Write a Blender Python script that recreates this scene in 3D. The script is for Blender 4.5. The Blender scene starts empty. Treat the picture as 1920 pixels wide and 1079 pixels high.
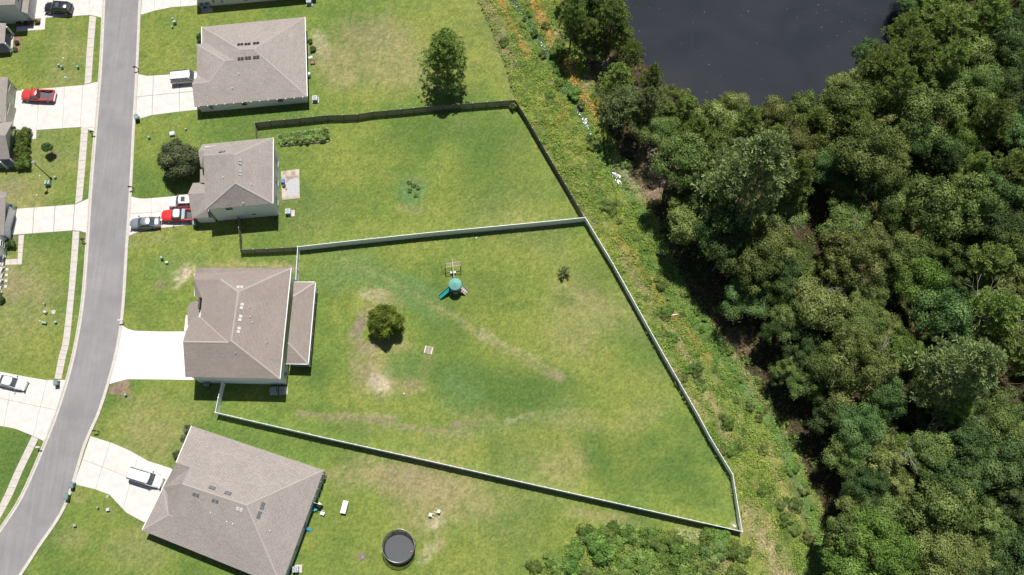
import bpy, bmesh, math, random
import numpy as np
from mathutils import Vector, Matrix
R = math.radians
S = bpy.context.scene
COL = S.collection

# ------------------------------------------------------------------ camera
CAM_H, TILT, F = 141.6, R(17.95), 1760.0
cam_d = bpy.data.cameras.new('camera'); cam = bpy.data.objects.new('camera', cam_d); COL.objects.link(cam)
cam.location = (0, 0, CAM_H); cam.rotation_euler = (TILT, 0, 0)
cam_d.sensor_width = 36.0; cam_d.lens = 36.0 * F / 1920.0; cam_d.clip_start = 1; cam_d.clip_end = 3000
S.camera = cam
# ------------------------------------------------------------------ sky and sun
SUN_EL, SUN_AZ = R(67.5), R(9.0)          # azimuth east of north (north = +y)
W = bpy.data.worlds.new("World"); S.world = W; W.use_nodes = True
wn = W.node_tree; wn.nodes.clear()
sky = wn.nodes.new('ShaderNodeTexSky'); sky.sky_type = 'NISHITA'; sky.sun_disc = False
sky.sun_elevation = SUN_EL; sky.sun_rotation = SUN_AZ
bg = wn.nodes.new('ShaderNodeBackground'); bg.inputs['Strength'].default_value = 0.05
wo = wn.nodes.new('ShaderNodeOutputWorld')
wn.links.new(sky.outputs[0], bg.inputs[0]); wn.links.new(bg.outputs[0], wo.inputs[0])
sd = bpy.data.lights.new('sun', 'SUN'); sd.energy = 4.9; sd.angle = R(0.55); sd.color = (1, .965, .90)
sun = bpy.data.objects.new('sun', sd); COL.objects.link(sun)
sdir = Vector((math.cos(SUN_EL) * math.sin(SUN_AZ), math.cos(SUN_EL) * math.cos(SUN_AZ), math.sin(SUN_EL)))
sun.rotation_euler = sdir.to_track_quat('Z', 'Y').to_euler(); sun.location = (0, 60, 200)
S.view_settings.view_transform = 'Standard'; S.view_settings.look = 'None'
S.view_settings.exposure = 0.20; S.view_settings.gamma = 1; S.view_settings.use_curve_mapping = False
S.cycles.max_bounces = 6; S.cycles.transparent_max_bounces = 8

# ------------------------------------------------------------------ from photo pixel to place
_s, _c = math.sin(TILT), math.cos(TILT)
def G(px, py, z=0.0):
    u, v = (px - 960) / F, (539.5 - py) / F
    d = Vector((u, _s + v * _c, -_c + v * _s)); t = (z - CAM_H) / d.z
    return Vector((d.x * t, d.y * t, z))
def GP(px, py, pl):                       # ray meets plane (point, normal)
    p, n = pl; u, v = (px - 960) / F, (539.5 - py) / F
    d = Vector((u, _s + v * _c, -_c + v * _s)); o = Vector((0, 0, CAM_H))
    return o + d * ((p - o).dot(n) / d.dot(n))
def plane(a, b, c): return (a, (b - a).cross(c - a).normalized())
def topx(x, y, z=0.0):                    # arrays to pixel
    dz = z - CAM_H; w = y * _s - dz * _c; up = y * _c + dz * _s
    return 960 + F * x / w, 539.5 - F * up / w

# ------------------------------------------------------------------ materials
MATS = {}
def newmat(name):
    m = bpy.data.materials.new(name); m.use_nodes = True; nt = m.node_tree
    b = nt.nodes['Principled BSDF']; MATS[name] = m; return m, nt, b
def nn(nt, t, **kw):
    n = nt.nodes.new(t)
    for k, v in kw.items():
        if k in n.inputs: n.inputs[k].default_value = v
        else: setattr(n, k, v)
    return n
def L(nt, a, b): nt.links.new(a, b)
def c4(c): return (c[0], c[1], c[2], 1)
def simple(name, col, rough=.7, metal=0, var=.15, scale=3.0, bump=0, spec=.5):
    m, nt, b = newmat(name)
    tc = nn(nt, 'ShaderNodeTexCoord'); no = nn(nt, 'ShaderNodeTexNoise', Scale=scale, Detail=6.0, Roughness=.65)
    L(nt, tc.outputs['Object'], no.inputs['Vector'])
    r = nn(nt, 'ShaderNodeValToRGB'); r.color_ramp.elements[0].position = .3; r.color_ramp.elements[1].position = .7
    r.color_ramp.elements[0].color = c4([x * (1 - var) for x in col]); r.color_ramp.elements[1].color = c4([min(1, x * (1 + var)) for x in col])
    L(nt, no.outputs['Fac'], r.inputs[0]); L(nt, r.outputs[0], b.inputs['Base Color'])
    b.inputs['Roughness'].default_value = rough; b.inputs['Metallic'].default_value = metal; b.inputs['Specular IOR Level'].default_value = spec
    if bump:
        bp = nn(nt, 'ShaderNodeBump', Strength=bump, Distance=.05); L(nt, no.outputs['Fac'], bp.inputs['Height']); L(nt, bp.outputs[0], b.inputs['Normal'])
    return m
def vcolmat(name, rough=.9, sc1=2.4, sc2=9.0, amt=.55, bump=.5, bdist=.06, spec=.1, fine=None):
    m, nt, b = newmat(name)
    at = nn(nt, 'ShaderNodeAttribute', attribute_name='Col')
    geo = nn(nt, 'ShaderNodeNewGeometry')
    n1 = nn(nt, 'ShaderNodeTexNoise', Scale=sc1, Detail=5.0, Roughness=.7); n2 = nn(nt, 'ShaderNodeTexNoise', Scale=sc2, Detail=3.0, Roughness=.7)
    for n in (n1, n2): L(nt, geo.outputs['Position'], n.inputs['Vector'])
    ad = nn(nt, 'ShaderNodeMath', operation='ADD'); L(nt, n1.outputs['Fac'], ad.inputs[0]); L(nt, n2.outputs['Fac'], ad.inputs[1])
    mr = nn(nt, 'ShaderNodeMapRange'); mr.inputs['From Min'].default_value = .65; mr.inputs['From Max'].default_value = 1.35
    mr.inputs['To Min'].default_value = 1 - amt; mr.inputs['To Max'].default_value = 1 + amt
    L(nt, ad.outputs[0], mr.inputs['Value'])
    vm = nn(nt, 'ShaderNodeVectorMath', operation='SCALE'); L(nt, at.outputs['Color'], vm.inputs[0]); L(nt, mr.outputs[0], vm.inputs['Scale'])
    L(nt, vm.outputs[0], b.inputs['Base Color']); b.inputs['Roughness'].default_value = rough; b.inputs['Specular IOR Level'].default_value = spec
    bp = nn(nt, 'ShaderNodeBump', Strength=bump, Distance=bdist); L(nt, n2.outputs['Fac'], bp.inputs['Height']); L(nt, bp.outputs[0], b.inputs['Normal'])
    return m
def leafmat(name, col, col2, hue=.012, transl=.25):
    m, nt, b = newmat(name); nt.nodes.remove(b)
    at = nn(nt, 'ShaderNodeAttribute', attribute_name='Col'); oi = nn(nt, 'ShaderNodeObjectInfo')
    mx = nn(nt, 'ShaderNodeMix', data_type='RGBA'); mx.inputs[6].default_value = c4(col); mx.inputs[7].default_value = c4(col2)
    sep = nn(nt, 'ShaderNodeSeparateColor'); L(nt, at.outputs['Color'], sep.inputs[0]); L(nt, sep.outputs[0], mx.inputs[0])
    hs = nn(nt, 'ShaderNodeHueSaturation'); L(nt, mx.outputs[2], hs.inputs['Color'])
    mr = nn(nt, 'ShaderNodeMapRange'); mr.inputs['To Min'].default_value = .5 - hue; mr.inputs['To Max'].default_value = .5 + hue
    L(nt, oi.outputs['Random'], mr.inputs['Value']); L(nt, mr.outputs[0], hs.inputs['Hue'])
    m2 = nn(nt, 'ShaderNodeMath', operation='MULTIPLY_ADD'); L(nt, oi.outputs['Random'], m2.inputs[0]); m2.inputs[1].default_value = .5; m2.inputs[2].default_value = .75
    m3 = nn(nt, 'ShaderNodeMath', operation='MULTIPLY'); L(nt, m2.outputs[0], m3.inputs[0]); L(nt, sep.outputs[1], m3.inputs[1]); L(nt, m3.outputs[0], hs.inputs['Value'])
    df = nn(nt, 'ShaderNodeBsdfDiffuse'); tr = nn(nt, 'ShaderNodeBsdfTranslucent'); mxs = nn(nt, 'ShaderNodeMixShader'); mxs.inputs[0].default_value = transl
    L(nt, hs.outputs[0], df.inputs[0]); L(nt, hs.outputs[0], tr.inputs[0]); L(nt, df.outputs[0], mxs.inputs[1]); L(nt, tr.outputs[0], mxs.inputs[2])
    gl = nn(nt, 'ShaderNodeBsdfGlossy', Roughness=.45); gl.inputs[0].default_value = (.9, .95, 1, 1); m4 = nn(nt, 'ShaderNodeMixShader'); m4.inputs[0].default_value = .008
    L(nt, mxs.outputs[0], m4.inputs[1]); L(nt, gl.outputs[0], m4.inputs[2]); L(nt, m4.outputs[0], nt.nodes['Material Output'].inputs[0])
    return m
def shingle(name, ca, cb):
    m, nt, b = newmat(name); uv = nn(nt, 'ShaderNodeUVMap')
    br = nn(nt, 'ShaderNodeTexBrick'); br.offset = .37; br.inputs['Scale'].default_value = 1
    br.inputs['Brick Width'].default_value = .42; br.inputs['Row Height'].default_value = .19; br.inputs['Mortar Size'].default_value = .02
    br.inputs['Color1'].default_value = c4(ca); br.inputs['Color2'].default_value = c4(cb); br.inputs['Mortar'].default_value = c4([x * .55 for x in ca]); br.inputs['Bias'].default_value = 0
    L(nt, uv.outputs[0], br.inputs['Vector'])
    geo = nn(nt, 'ShaderNodeNewGeometry')
    n1 = nn(nt, 'ShaderNodeTexNoise', Scale=.35, Detail=4.0); n2 = nn(nt, 'ShaderNodeTexNoise', Scale=7.0, Detail=3.0, Roughness=.7)
    L(nt, geo.outputs['Position'], n1.inputs['Vector']); L(nt, geo.outputs['Position'], n2.inputs['Vector'])
    ad = nn(nt, 'ShaderNodeMath', operation='MULTIPLY_ADD'); L(nt, n1.outputs['Fac'], ad.inputs[0]); ad.inputs[1].default_value = .35; L(nt, n2.outputs['Fac'], ad.inputs[2])
    mr = nn(nt, 'ShaderNodeMapRange'); mr.inputs['From Min'].default_value = .35; mr.inputs['From Max'].default_value = 1.0; mr.inputs['To Min'].default_value = .75; mr.inputs['To Max'].default_value = 1.25
    L(nt, ad.outputs[0], mr.inputs['Value'])
    vm = nn(nt, 'ShaderNodeVectorMath', operation='SCALE'); L(nt, br.outputs[0], vm.inputs[0]); L(nt, mr.outputs[0], vm.inputs['Scale'])
    L(nt, vm.outputs[0], b.inputs['Base Color']); b.inputs['Roughness'].default_value = .92; b.inputs['Specular IOR Level'].default_value = .15
    bp = nn(nt, 'ShaderNodeBump', Strength=.35, Distance=.02); L(nt, br.outputs['Fac'], bp.inputs['Height']); bp.invert = True; L(nt, bp.outputs[0], b.inputs['Normal'])
    return m
def siding(name, col):
    m, nt, b = newmat(name); geo = nn(nt, 'ShaderNodeNewGeometry'); sx = nn(nt, 'ShaderNodeSeparateXYZ'); L(nt, geo.outputs['Position'], sx.inputs[0])
    mu = nn(nt, 'ShaderNodeMath', operation='MULTIPLY'); mu.inputs[1].default_value = 6.0; L(nt, sx.outputs[2], mu.inputs[0])
    fr = nn(nt, 'ShaderNodeMath', operation='FRACT'); L(nt, mu.outputs[0], fr.inputs[0])
    r = nn(nt, 'ShaderNodeValToRGB'); r.color_ramp.elements[0].color = c4([x * .75 for x in col]); r.color_ramp.elements[1].color = c4(col); r.color_ramp.elements[1].position = .15
    L(nt, fr.outputs[0], r.inputs[0]); L(nt, r.outputs[0], b.inputs['Base Color']); b.inputs['Roughness'].default_value = .6
    bp = nn(nt, 'ShaderNodeBump', Strength=.4, Distance=.02); L(nt, fr.outputs[0], bp.inputs['Height']); L(nt, bp.outputs[0], b.inputs['Normal'])
    return m
def paint(name, col, rough=.28, metal=0.0):
    m, nt, b = newmat(name); no = nn(nt, 'ShaderNodeTexNoise', Scale=2.0, Detail=4.0); r = nn(nt, 'ShaderNodeValToRGB')
    tc = nn(nt, 'ShaderNodeTexCoord'); L(nt, tc.outputs['Object'], no.inputs['Vector'])
    r.color_ramp.elements[0].color = c4([x * .88 for x in col]); r.color_ramp.elements[1].color = c4(col)
    L(nt, no.outputs['Fac'], r.inputs[0]); L(nt, r.outputs[0], b.inputs['Base Color'])
    b.inputs['Roughness'].default_value = rough; b.inputs['Metallic'].default_value = metal; b.inputs['Coat Weight'].default_value = .35; b.inputs['Coat Roughness'].default_value = .15
    return m
M_GROUND = vcolmat('grass_and_soil')
M_LOW = leafmat('weed_leaf', (1, 1, 1), (1, 1, 1))
M_ROOF1 = shingle('shingle_grey', (.375, .330, .305), (.31, .278, .262))
M_ROOF2 = shingle('shingle_brown', (.335, .282, .252), (.28, .240, .220))
M_ROOF3 = shingle('shingle_taupe', (.36, .318, .295), (.30, .27, .252))
M_CAP = simple('ridge_shingle', (.375, .332, .305), .9, var=.12, scale=9)
M_WHITE = simple('white_trim', (.78, .78, .77), .45, var=.04)
M_VINYL = simple('white_vinyl', (.82, .86, .89), .35, var=.04, scale=.8)
M_WALLG = siding('siding_grey_green', (.72, .74, .73)); M_WALLW = siding('siding_pale_blue', (.76, .80, .82))
M_WALLB = siding('siding_blue_grey', (.56, .63, .68)); M_WALLS = siding('siding_sage', (.42, .46, .36)); M_WALLP = siding('siding_light', (.72, .71, .71))
M_WALLC = siding('siding_cool', (.60, .64, .67))
M_GLASS = simple('window_glass', (.07, .09, .10), .08, var=.3, spec=.8)
def colleaf(name):
    m, nt, b = newmat(name); at = nn(nt, 'ShaderNodeAttribute', attribute_name='Col'); nt.nodes.remove(b)
    df = nn(nt, 'ShaderNodeBsdfDiffuse'); tr = nn(nt, 'ShaderNodeBsdfTranslucent'); ms = nn(nt, 'ShaderNodeMixShader'); ms.inputs[0].default_value = .25
    L(nt, at.outputs[0], df.inputs[0]); L(nt, at.outputs[0], tr.inputs[0]); L(nt, df.outputs[0], ms.inputs[1]); L(nt, tr.outputs[0], ms.inputs[2]); L(nt, ms.outputs[0], nt.nodes['Material Output'].inputs[0]); return m
M_VEG = colleaf('low_vegetation')
M_DARK = simple('dark_rubber', (.02, .02, .022), .6); M_BLACK = simple('black_metal', (.025, .025, .027), .45)
M_CONC = simple('driveway_concrete', (.585, .55, .52), .9, var=.13, scale=.7, bump=.1); M_CONC2 = simple('sidewalk_concrete', (.50, .46, .42), .9, var=.13, scale=1.4, bump=.1)
M_CONC3 = simple('fresh_concrete', (.70, .69, .68), .9, var=.05, scale=.6, bump=.1)
M_KERB = simple('kerb_concrete', (.50, .465, .42), .9, var=.14, scale=1.5)
M_ASPH = None
def asphalt():
    m, nt, b = newmat('asphalt'); geo = nn(nt, 'ShaderNodeNewGeometry')
    n1 = nn(nt, 'ShaderNodeTexNoise', Scale=.22, Detail=5.0, Roughness=.6); n2 = nn(nt, 'ShaderNodeTexNoise', Scale=14.0, Detail=4.0, Roughness=.8)
    mp = nn(nt, 'ShaderNodeMapping'); mp.inputs['Scale'].default_value = (2.2, .12, 1); L(nt, geo.outputs['Position'], mp.inputs[0])
    n3 = nn(nt, 'ShaderNodeTexNoise', Scale=1.0, Detail=3.0); L(nt, mp.outputs[0], n3.inputs['Vector'])
    for n in (n1, n2): L(nt, geo.outputs['Position'], n.inputs['Vector'])
    a = nn(nt, 'ShaderNodeMath', operation='ADD'); L(nt, n1.outputs['Fac'], a.inputs[0]); L(nt, n2.outputs['Fac'], a.inputs[1])
    a2 = nn(nt, 'ShaderNodeMath', operation='MULTIPLY_ADD'); L(nt, n3.outputs['Fac'], a2.inputs[0]); a2.inputs[1].default_value = .5; L(nt, a.outputs[0], a2.inputs[2])
    r = nn(nt, 'ShaderNodeValToRGB'); r.color_ramp.elements[0].position = .25; r.color_ramp.elements[0].color = (.20, .193, .20, 1); r.color_ramp.elements[1].color = (.30, .285, .283, 1)
    mr = nn(nt, 'ShaderNodeMapRange'); mr.inputs['From Min'].default_value = .8; mr.inputs['From Max'].default_value = 1.6; L(nt, a2.outputs[0], mr.inputs['Value']); L(nt, mr.outputs[0], r.inputs[0])
    L(nt, r.outputs[0], b.inputs['Base Color']); b.inputs['Roughness'].default_value = .95; b.inputs['Specular IOR Level'].default_value = .2
    bp = nn(nt, 'ShaderNodeBump', Strength=.4, Distance=.02); L(nt, n2.outputs['Fac'], bp.inputs['Height']); L(nt, bp.outputs[0], b.inputs['Normal'])
    return m
M_ASPH = asphalt()
M_WOOD = simple('weathered_wood', (.17, .15, .125), .9, var=.35, scale=6); M_WOODP = simple('pale_wood', (.48, .42, .33), .85, var=.2, scale=5)
M_BARK = simple('bark', (.12, .095, .075), .95, var=.35, scale=5, bump=.5); M_DEAD = simple('dead_wood', (.42, .38, .34), .9, var=.2, scale=5)
M_MULCH = simple('red_mulch', (.30, .13, .09), .95, var=.4, scale=9, bump=.5)
M_GREENB = simple('green_plastic', (.10, .20, .17), .5); M_TEAL = simple('teal_plastic', (.13, .36, .33), .45, var=.08); M_TEALD = simple('dark_teal_plastic', (.02, .27, .25), .4)
M_PEDE = simple('pale_green_box', (.26, .38, .28), .5); M_GREY = simple('grey_metal', (.30, .31, .32), .5, .3); M_LGREY = simple('light_grey', (.52, .52, .52), .6)
M_BLUE = simple('blue_plastic', (.03, .10, .45), .4); M_RED = simple('red_plastic', (.6, .04, .03), .4); M_STONE = simple('grey_stone', (.25, .22, .2), .9, var=.3, scale=8)
M_MATF = simple('trampoline_mat', (.085, .088, .098), .8, var=.1, scale=4); M_TAN = simple('tan_plastic', (.48, .42, .40), .6)
P_WHITE = paint('paint_white', (.78, .78, .78)); P_RED = paint('paint_red', (.55, .05, .045)); P_RED2 = paint('paint_bright_red', (.62, .035, .035))
P_SILVER = paint('paint_silver', (.34, .37, .41), .3, .5); P_DARK = paint('paint_dark', (.018, .024, .035), .15); P_BEIGE = paint('paint_beige', (.52, .49, .43), .3, .1)
M_LIGHT = simple('lamp_glass', (.8, .8, .78), .1); M_TAIL = simple('tail_lamp', (.4, .02, .02), .2)
LF = dict(
    mid=leafmat('leaf_mid', (.095, .15, .038), (.235, .30, .092)),
    yel=leafmat('leaf_yellow', (.13, .17, .042), (.31, .345, .12)),
    dark=leafmat('leaf_dark', (.045, .088, .028), (.14, .205, .066)),
    bri=leafmat('leaf_bright', (.10, .185, .036), (.215, .32, .072)),
    blue=leafmat('leaf_bluish', (.065, .13, .038), (.17, .25, .085)),
    pine=leafmat('needle_green', (.155, .225, .05), (.35, .45, .125), .008, .35),
    pineb=leafmat('needle_bluish', (.165, .22, .085), (.35, .42, .17), .008, .35),
    oak=leafmat('leaf_oak', (.085, .115, .05), (.235, .27, .135), .006),
    veg=leafmat('leaf_vegetable', (.19, .30, .08), (.42, .54, .18), .004),
    shr=leafmat('leaf_shrub', (.08, .125, .02), (.23, .28, .04), .006),
    weed=leafmat('leaf_weed', (.10, .17, .035), (.25, .33, .08), .01))

# ------------------------------------------------------------------ mesh helpers
class MB:
    def __init__(s): s.v = []; s.f = []
    def add(s, vs, fs):
        o = len(s.v); s.v += [tuple(v) for v in vs]; s.f += [tuple(i + o for i in f) for f in fs]; return s
    def box(s, c, d, rz=0, top=1.0):
        x, y, z = d[0] / 2, d[1] / 2, d[2] / 2; co, si = math.cos(rz), math.sin(rz); vs = []
        for zz, k in ((-z, 1), (z, top)):
            for a, b in ((-x, -y), (x, -y), (x, y), (-x, y)):
                a, b = a * k, b * k; vs.append((c[0] + a * co - b * si, c[1] + a * si + b * co, c[2] + zz))
        return s.add(vs, [(3, 2, 1, 0), (4, 5, 6, 7), (0, 1, 5, 4), (1, 2, 6, 5), (2, 3, 7, 6), (3, 0, 4, 7)])
    def tube(s, p, q, r, r2=None, n=8):
        p, q = Vector(p), Vector(q); r2 = r if r2 is None else r2; d = (q - p); 
        if d.length < 1e-6: return s
        d.normalize(); a = d.orthogonal().normalized(); b = d.cross(a); vs = []
        for c, rr in ((p, r), (q, r2)):
            for i in range(n):
                t = 2 * math.pi * i / n; vs.append(c + (a * math.cos(t) + b * math.sin(t)) * rr)
        fs = [(i, (i + 1) % n, n + (i + 1) % n, n + i) for i in range(n)] + [tuple(range(n))[::-1], tuple(range(n, 2 * n))]
        return s.add(vs, fs)
    def lathe(s, c, prof, n=16, cap=True):
        vs = []; fs = []
        for r, z in prof:
            for i in range(n):
                t = 2 * math.pi * i / n; vs.append((c[0] + r * math.cos(t), c[1] + r * math.sin(t), c[2] + z))
        for k in range(len(prof) - 1):
            for i in range(n): j = (i + 1) % n; fs.append((k * n + i, k * n + j, (k + 1) * n + j, (k + 1) * n + i))
        if cap: fs += [tuple(range(n))[::-1], tuple(range((len(prof) - 1) * n, len(prof) * n))]
        return s.add(vs, fs)
    def prism(s, poly, z0, z1):
        n = len(poly); vs = [(p[0], p[1], z0) for p in poly] + [(p[0], p[1], z1) for p in poly]
        return s.add(vs, [tuple(range(n))[::-1], tuple(range(n, 2 * n))] + [(i, (i + 1) % n, n + (i + 1) % n, n + i) for i in range(n)])
def mesh(name, mb, mat, smooth=False, origin=None):
    me = bpy.data.meshes.new(name); o = origin or (0, 0, 0)
    me.from_pydata([(v[0] - o[0], v[1] - o[1], v[2] - o[2]) for v in mb.v], [], mb.f); me.materials.append(mat)
    bm = bmesh.new(); bm.from_mesh(me); bmesh.ops.recalc_face_normals(bm, faces=bm.faces); bm.to_mesh(me); bm.free()
    if smooth: me.polygons.foreach_set('use_smooth', [True] * len(me.polygons))
    me.update(); return me
def ob(name, me, parent=None, loc=(0, 0, 0), rz=0):
    o = bpy.data.objects.new(name, me); COL.objects.link(o); o.location = loc; o.rotation_euler = (0, 0, rz)
    if parent: o.parent = parent
    return o
def part(name, mb, mat, parent, smooth=False, world=False):   # world: verts are in scene coordinates
    org = None
    if world:
        p = parent; x = Vector((0, 0, 0))
        while p: x = x + Vector(p.location); p = p.parent
        org = x
    return ob(name, mesh(name, mb, mat, smooth, org), parent)
def tag(o, label, cat, group=None):
    o['label'] = label; o['category'] = cat
    if group: o['group'] = group
    return o
def thing(name, label, cat, loc=(0, 0, 0), rz=0, group=None):
    o = bpy.data.objects.new(name, None); COL.objects.link(o); o.location = loc; o.rotation_euler = (0, 0, rz); o.empty_display_size = .3
    return tag(o, label, cat, group)
def solo(name, label, cat, mb, mat, loc=(0, 0, 0), rz=0, group=None, smooth=False):
    return tag(ob(name, mesh(name, mb, mat, smooth), None, loc, rz), label, cat, group)
def struct(name, mb, mat, parent=None, origin=None):
    o = ob(name, mesh(name, mb, mat, origin=origin), parent)
    if not parent: o['kind'] = 'structure'
    return o
def dup(root, loc, rz=0, label=None, scale=None):
    r = root.copy(); COL.objects.link(r); r.location = loc; r.rotation_euler = (0, 0, rz)
    if scale: r.scale = scale if hasattr(scale, '__len__') else (scale,) * 3
    if label: r['label'] = label
    for ch in list(root.children):
        c = ch.copy(); COL.objects.link(c); c.parent = r
        for g in list(ch.children):
            d = g.copy(); COL.objects.link(d); d.parent = c
    return r
def area2(P): return sum(P[i][0] * P[(i + 1) % len(P)][1] - P[(i + 1) % len(P)][0] * P[i][1] for i in range(len(P))) / 2
def ccw(P): P = [Vector((p[0], p[1])) for p in P]; return P if area2(P) > 0 else P[::-1]
def inset(P, d):
    P = ccw(P); n = len(P); out = []
    for i in range(n):
        a, b, c = P[i - 1], P[i], P[(i + 1) % n]; e1 = (b - a).normalized(); e2 = (c - b).normalized()
        n1 = Vector((-e1.y, e1.x)); n2 = Vector((-e2.y, e2.x)); k = 1 + n1.dot(n2)
        out.append(b + (n1 + n2) * (d / max(k, .35)))
    return out
def inpoly(x, y, P):
    r = np.zeros(x.shape, bool); n = len(P)
    for i in range(n):
        x1, y1 = P[i][0], P[i][1]; x2, y2 = P[(i + 1) % n][0], P[(i + 1) % n][1]
        if y1 == y2: continue
        r ^= ((y1 > y) != (y2 > y)) & (x < (x2 - x1) * (y - y1) / (y2 - y1) + x1)
    return r
def interp_path(pts, t):
    pass
def vnoise(x, y, sc, seed, oct=4):
    rg = np.random.RandomState(seed); out = np.zeros(x.shape); amp = 1; tot = 0
    for o in range(oct):
        g = rg.rand(257, 257); u = x * sc; v = y * sc; i = np.floor(u).astype(int); j = np.floor(v).astype(int); fu = u - i; fv = v - j
        fu = fu * fu * (3 - 2 * fu); fv = fv * fv * (3 - 2 * fv); i %= 256; j %= 256
        out += amp * ((g[i, j] * (1 - fu) + g[i + 1, j] * fu) * (1 - fv) + (g[i, j + 1] * (1 - fu) + g[i + 1, j + 1] * fu) * fv)
        tot += amp; amp *= .55; sc *= 2.03
    return out / tot
def segdist(x, y, pts):
    d = np.full(x.shape, 1e9)
    for (x1, y1), (x2, y2) in zip(pts[:-1], pts[1:]):
        dx, dy = x2 - x1, y2 - y1; t = np.clip(((x - x1) * dx + (y - y1) * dy) / (dx * dx + dy * dy), 0, 1)
        d = np.minimum(d, np.hypot(x - x1 - t * dx, y - y1 - t * dy))
    return d
# ------------------------------------------------------------------ ground sheet
def grid_axis(a, b, step, far):
    core = np.arange(a, b + step, step); ext = np.array([6, 20, 60, 160, far], float)
    return np.concatenate([(a - ext)[::-1], core, core[-1] + ext])
gx = grid_axis(-100, 112, .34, 900); gy = grid_axis(-32, 112, .34, 900)
X, Y = np.meshgrid(gx, gy, indexing='ij'); PX, PY = topx(X, np.clip(Y, -60, 400)); PX = np.where(Y > 400, 5000, PX)
POND = [(1158, -60), (1165, 0), (1180, 60), (1196, 96), (1218, 122), (1240, 160), (1290, 200), (1340, 222), (1390, 222), (1440, 222), (1500, 208), (1545, 175), (1590, 145), (1640, 105), (1690, 60), (1760, 0), (1800, -60)]
DITCH = [(955, -8), (985, 32), (1010, 72), (1030, 108), (1056, 155), (1082, 200), (1104, 240), (1124, 282), (1150, 322), (1170, 350), (1200, 400), (1240, 470), (1290, 560), (1340, 630), (1400, 735), (1450, 800), (1490, 880), (1520, 960), (1545, 1090)]
LAWN = [(-2500, -400), (870, -400), (880, -60), (897, 0), (925, 65), (945, 120), (967, 193), (1096, 418), (1148, 505), (1235, 664), (1327, 828), (1367, 896), (1385, 990), (1290, 996), (1225, 990), (1130, 985), (1090, 1000), (1062, 1020), (1032, 1046), (1000, 1080), (960, 1140), (900, 1500), (-2500, 1500)]
WOOD = [(1042, -60), (1062, 60), (1100, 110), (1125, 200), (1160, 290), (1225, 400), (1262, 480), (1300, 560), (1345, 620), (1400, 690), (1440, 745), (1475, 810), (1505, 870), (1535, 940), (1555, 1010), (1565, 1100), (1600, 1500), (5000, 1500), (5000, -400), (1042, -400)]
n1 = vnoise(X + 400, Y + 400, .11, 1); n2 = vnoise(X + 400, Y + 400, .42, 2); n3 = vnoise(X + 400, Y + 400, 1.3, 3); n4 = vnoise(X + 800, Y + 100, .05, 4)
n5 = vnoise(X + 50, Y + 70, 1.9, 9, 2); jx = (n2 - .5) * 20 + (n5 - .5) * 12; jy = (n3 - .5) * 18 + (vnoise(X + 20, Y + 10, 2.3, 12, 2) - .5) * 8
PXj, PYj = PX + jx, PY + jy
def rgb(*c): return np.array(c, float)
C = np.zeros(X.shape + (3,)) + rgb(.130, .188, .042)
def mix(m, col, k=1.0):
    global C
    m = np.clip(m * k, 0, 1); m = np.clip(m * (.45 + 1.1 * n5), 0, 1)[..., None]; C = C * (1 - m) + rgb(*col) * m
def ell(cx, cy, rx, ry, ang=0, soft=.9, jit=1.0):
    co, si = math.cos(R(ang)), math.sin(R(ang)); dx, dy = PX + jx * jit - cx, PY + jy * jit - cy
    d = np.sqrt(((dx * co + dy * si) / rx) ** 2 + ((-dx * si + dy * co) / ry) ** 2) + (n2 - .5) * .9 * jit
    return np.clip((1 - d) / soft + .5, 0, 1)
def line(pts, w, soft=1.1, jit=1.0):
    d = segdist(PX + jx * jit, PY + jy * jit, pts) / w + (n3 - .5) * 1.2 * jit
    return np.clip((1 - d) / soft + .5, 0, 1)
sm = lambda a, lo, hi: np.clip((a - lo) / (hi - lo), 0, 1)
DRYC, YELC, DKC, BLC, SAND, PINK = (.275, .24, .115), (.195, .220, .050), (.078, .135, .032), (.115, .185, .062), (.46, .385, .275), (.24, .19, .125)
mix(sm(n1, .46, .70), YELC, .65); mix(sm(1 - n1, .50, .72), DKC, .65); mix(sm(n4, .55, .75), DRYC, .30); mix(sm(n2, .62, .8), DKC, .4); mix(sm(n2, .18, .02), YELC, .3)
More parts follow.
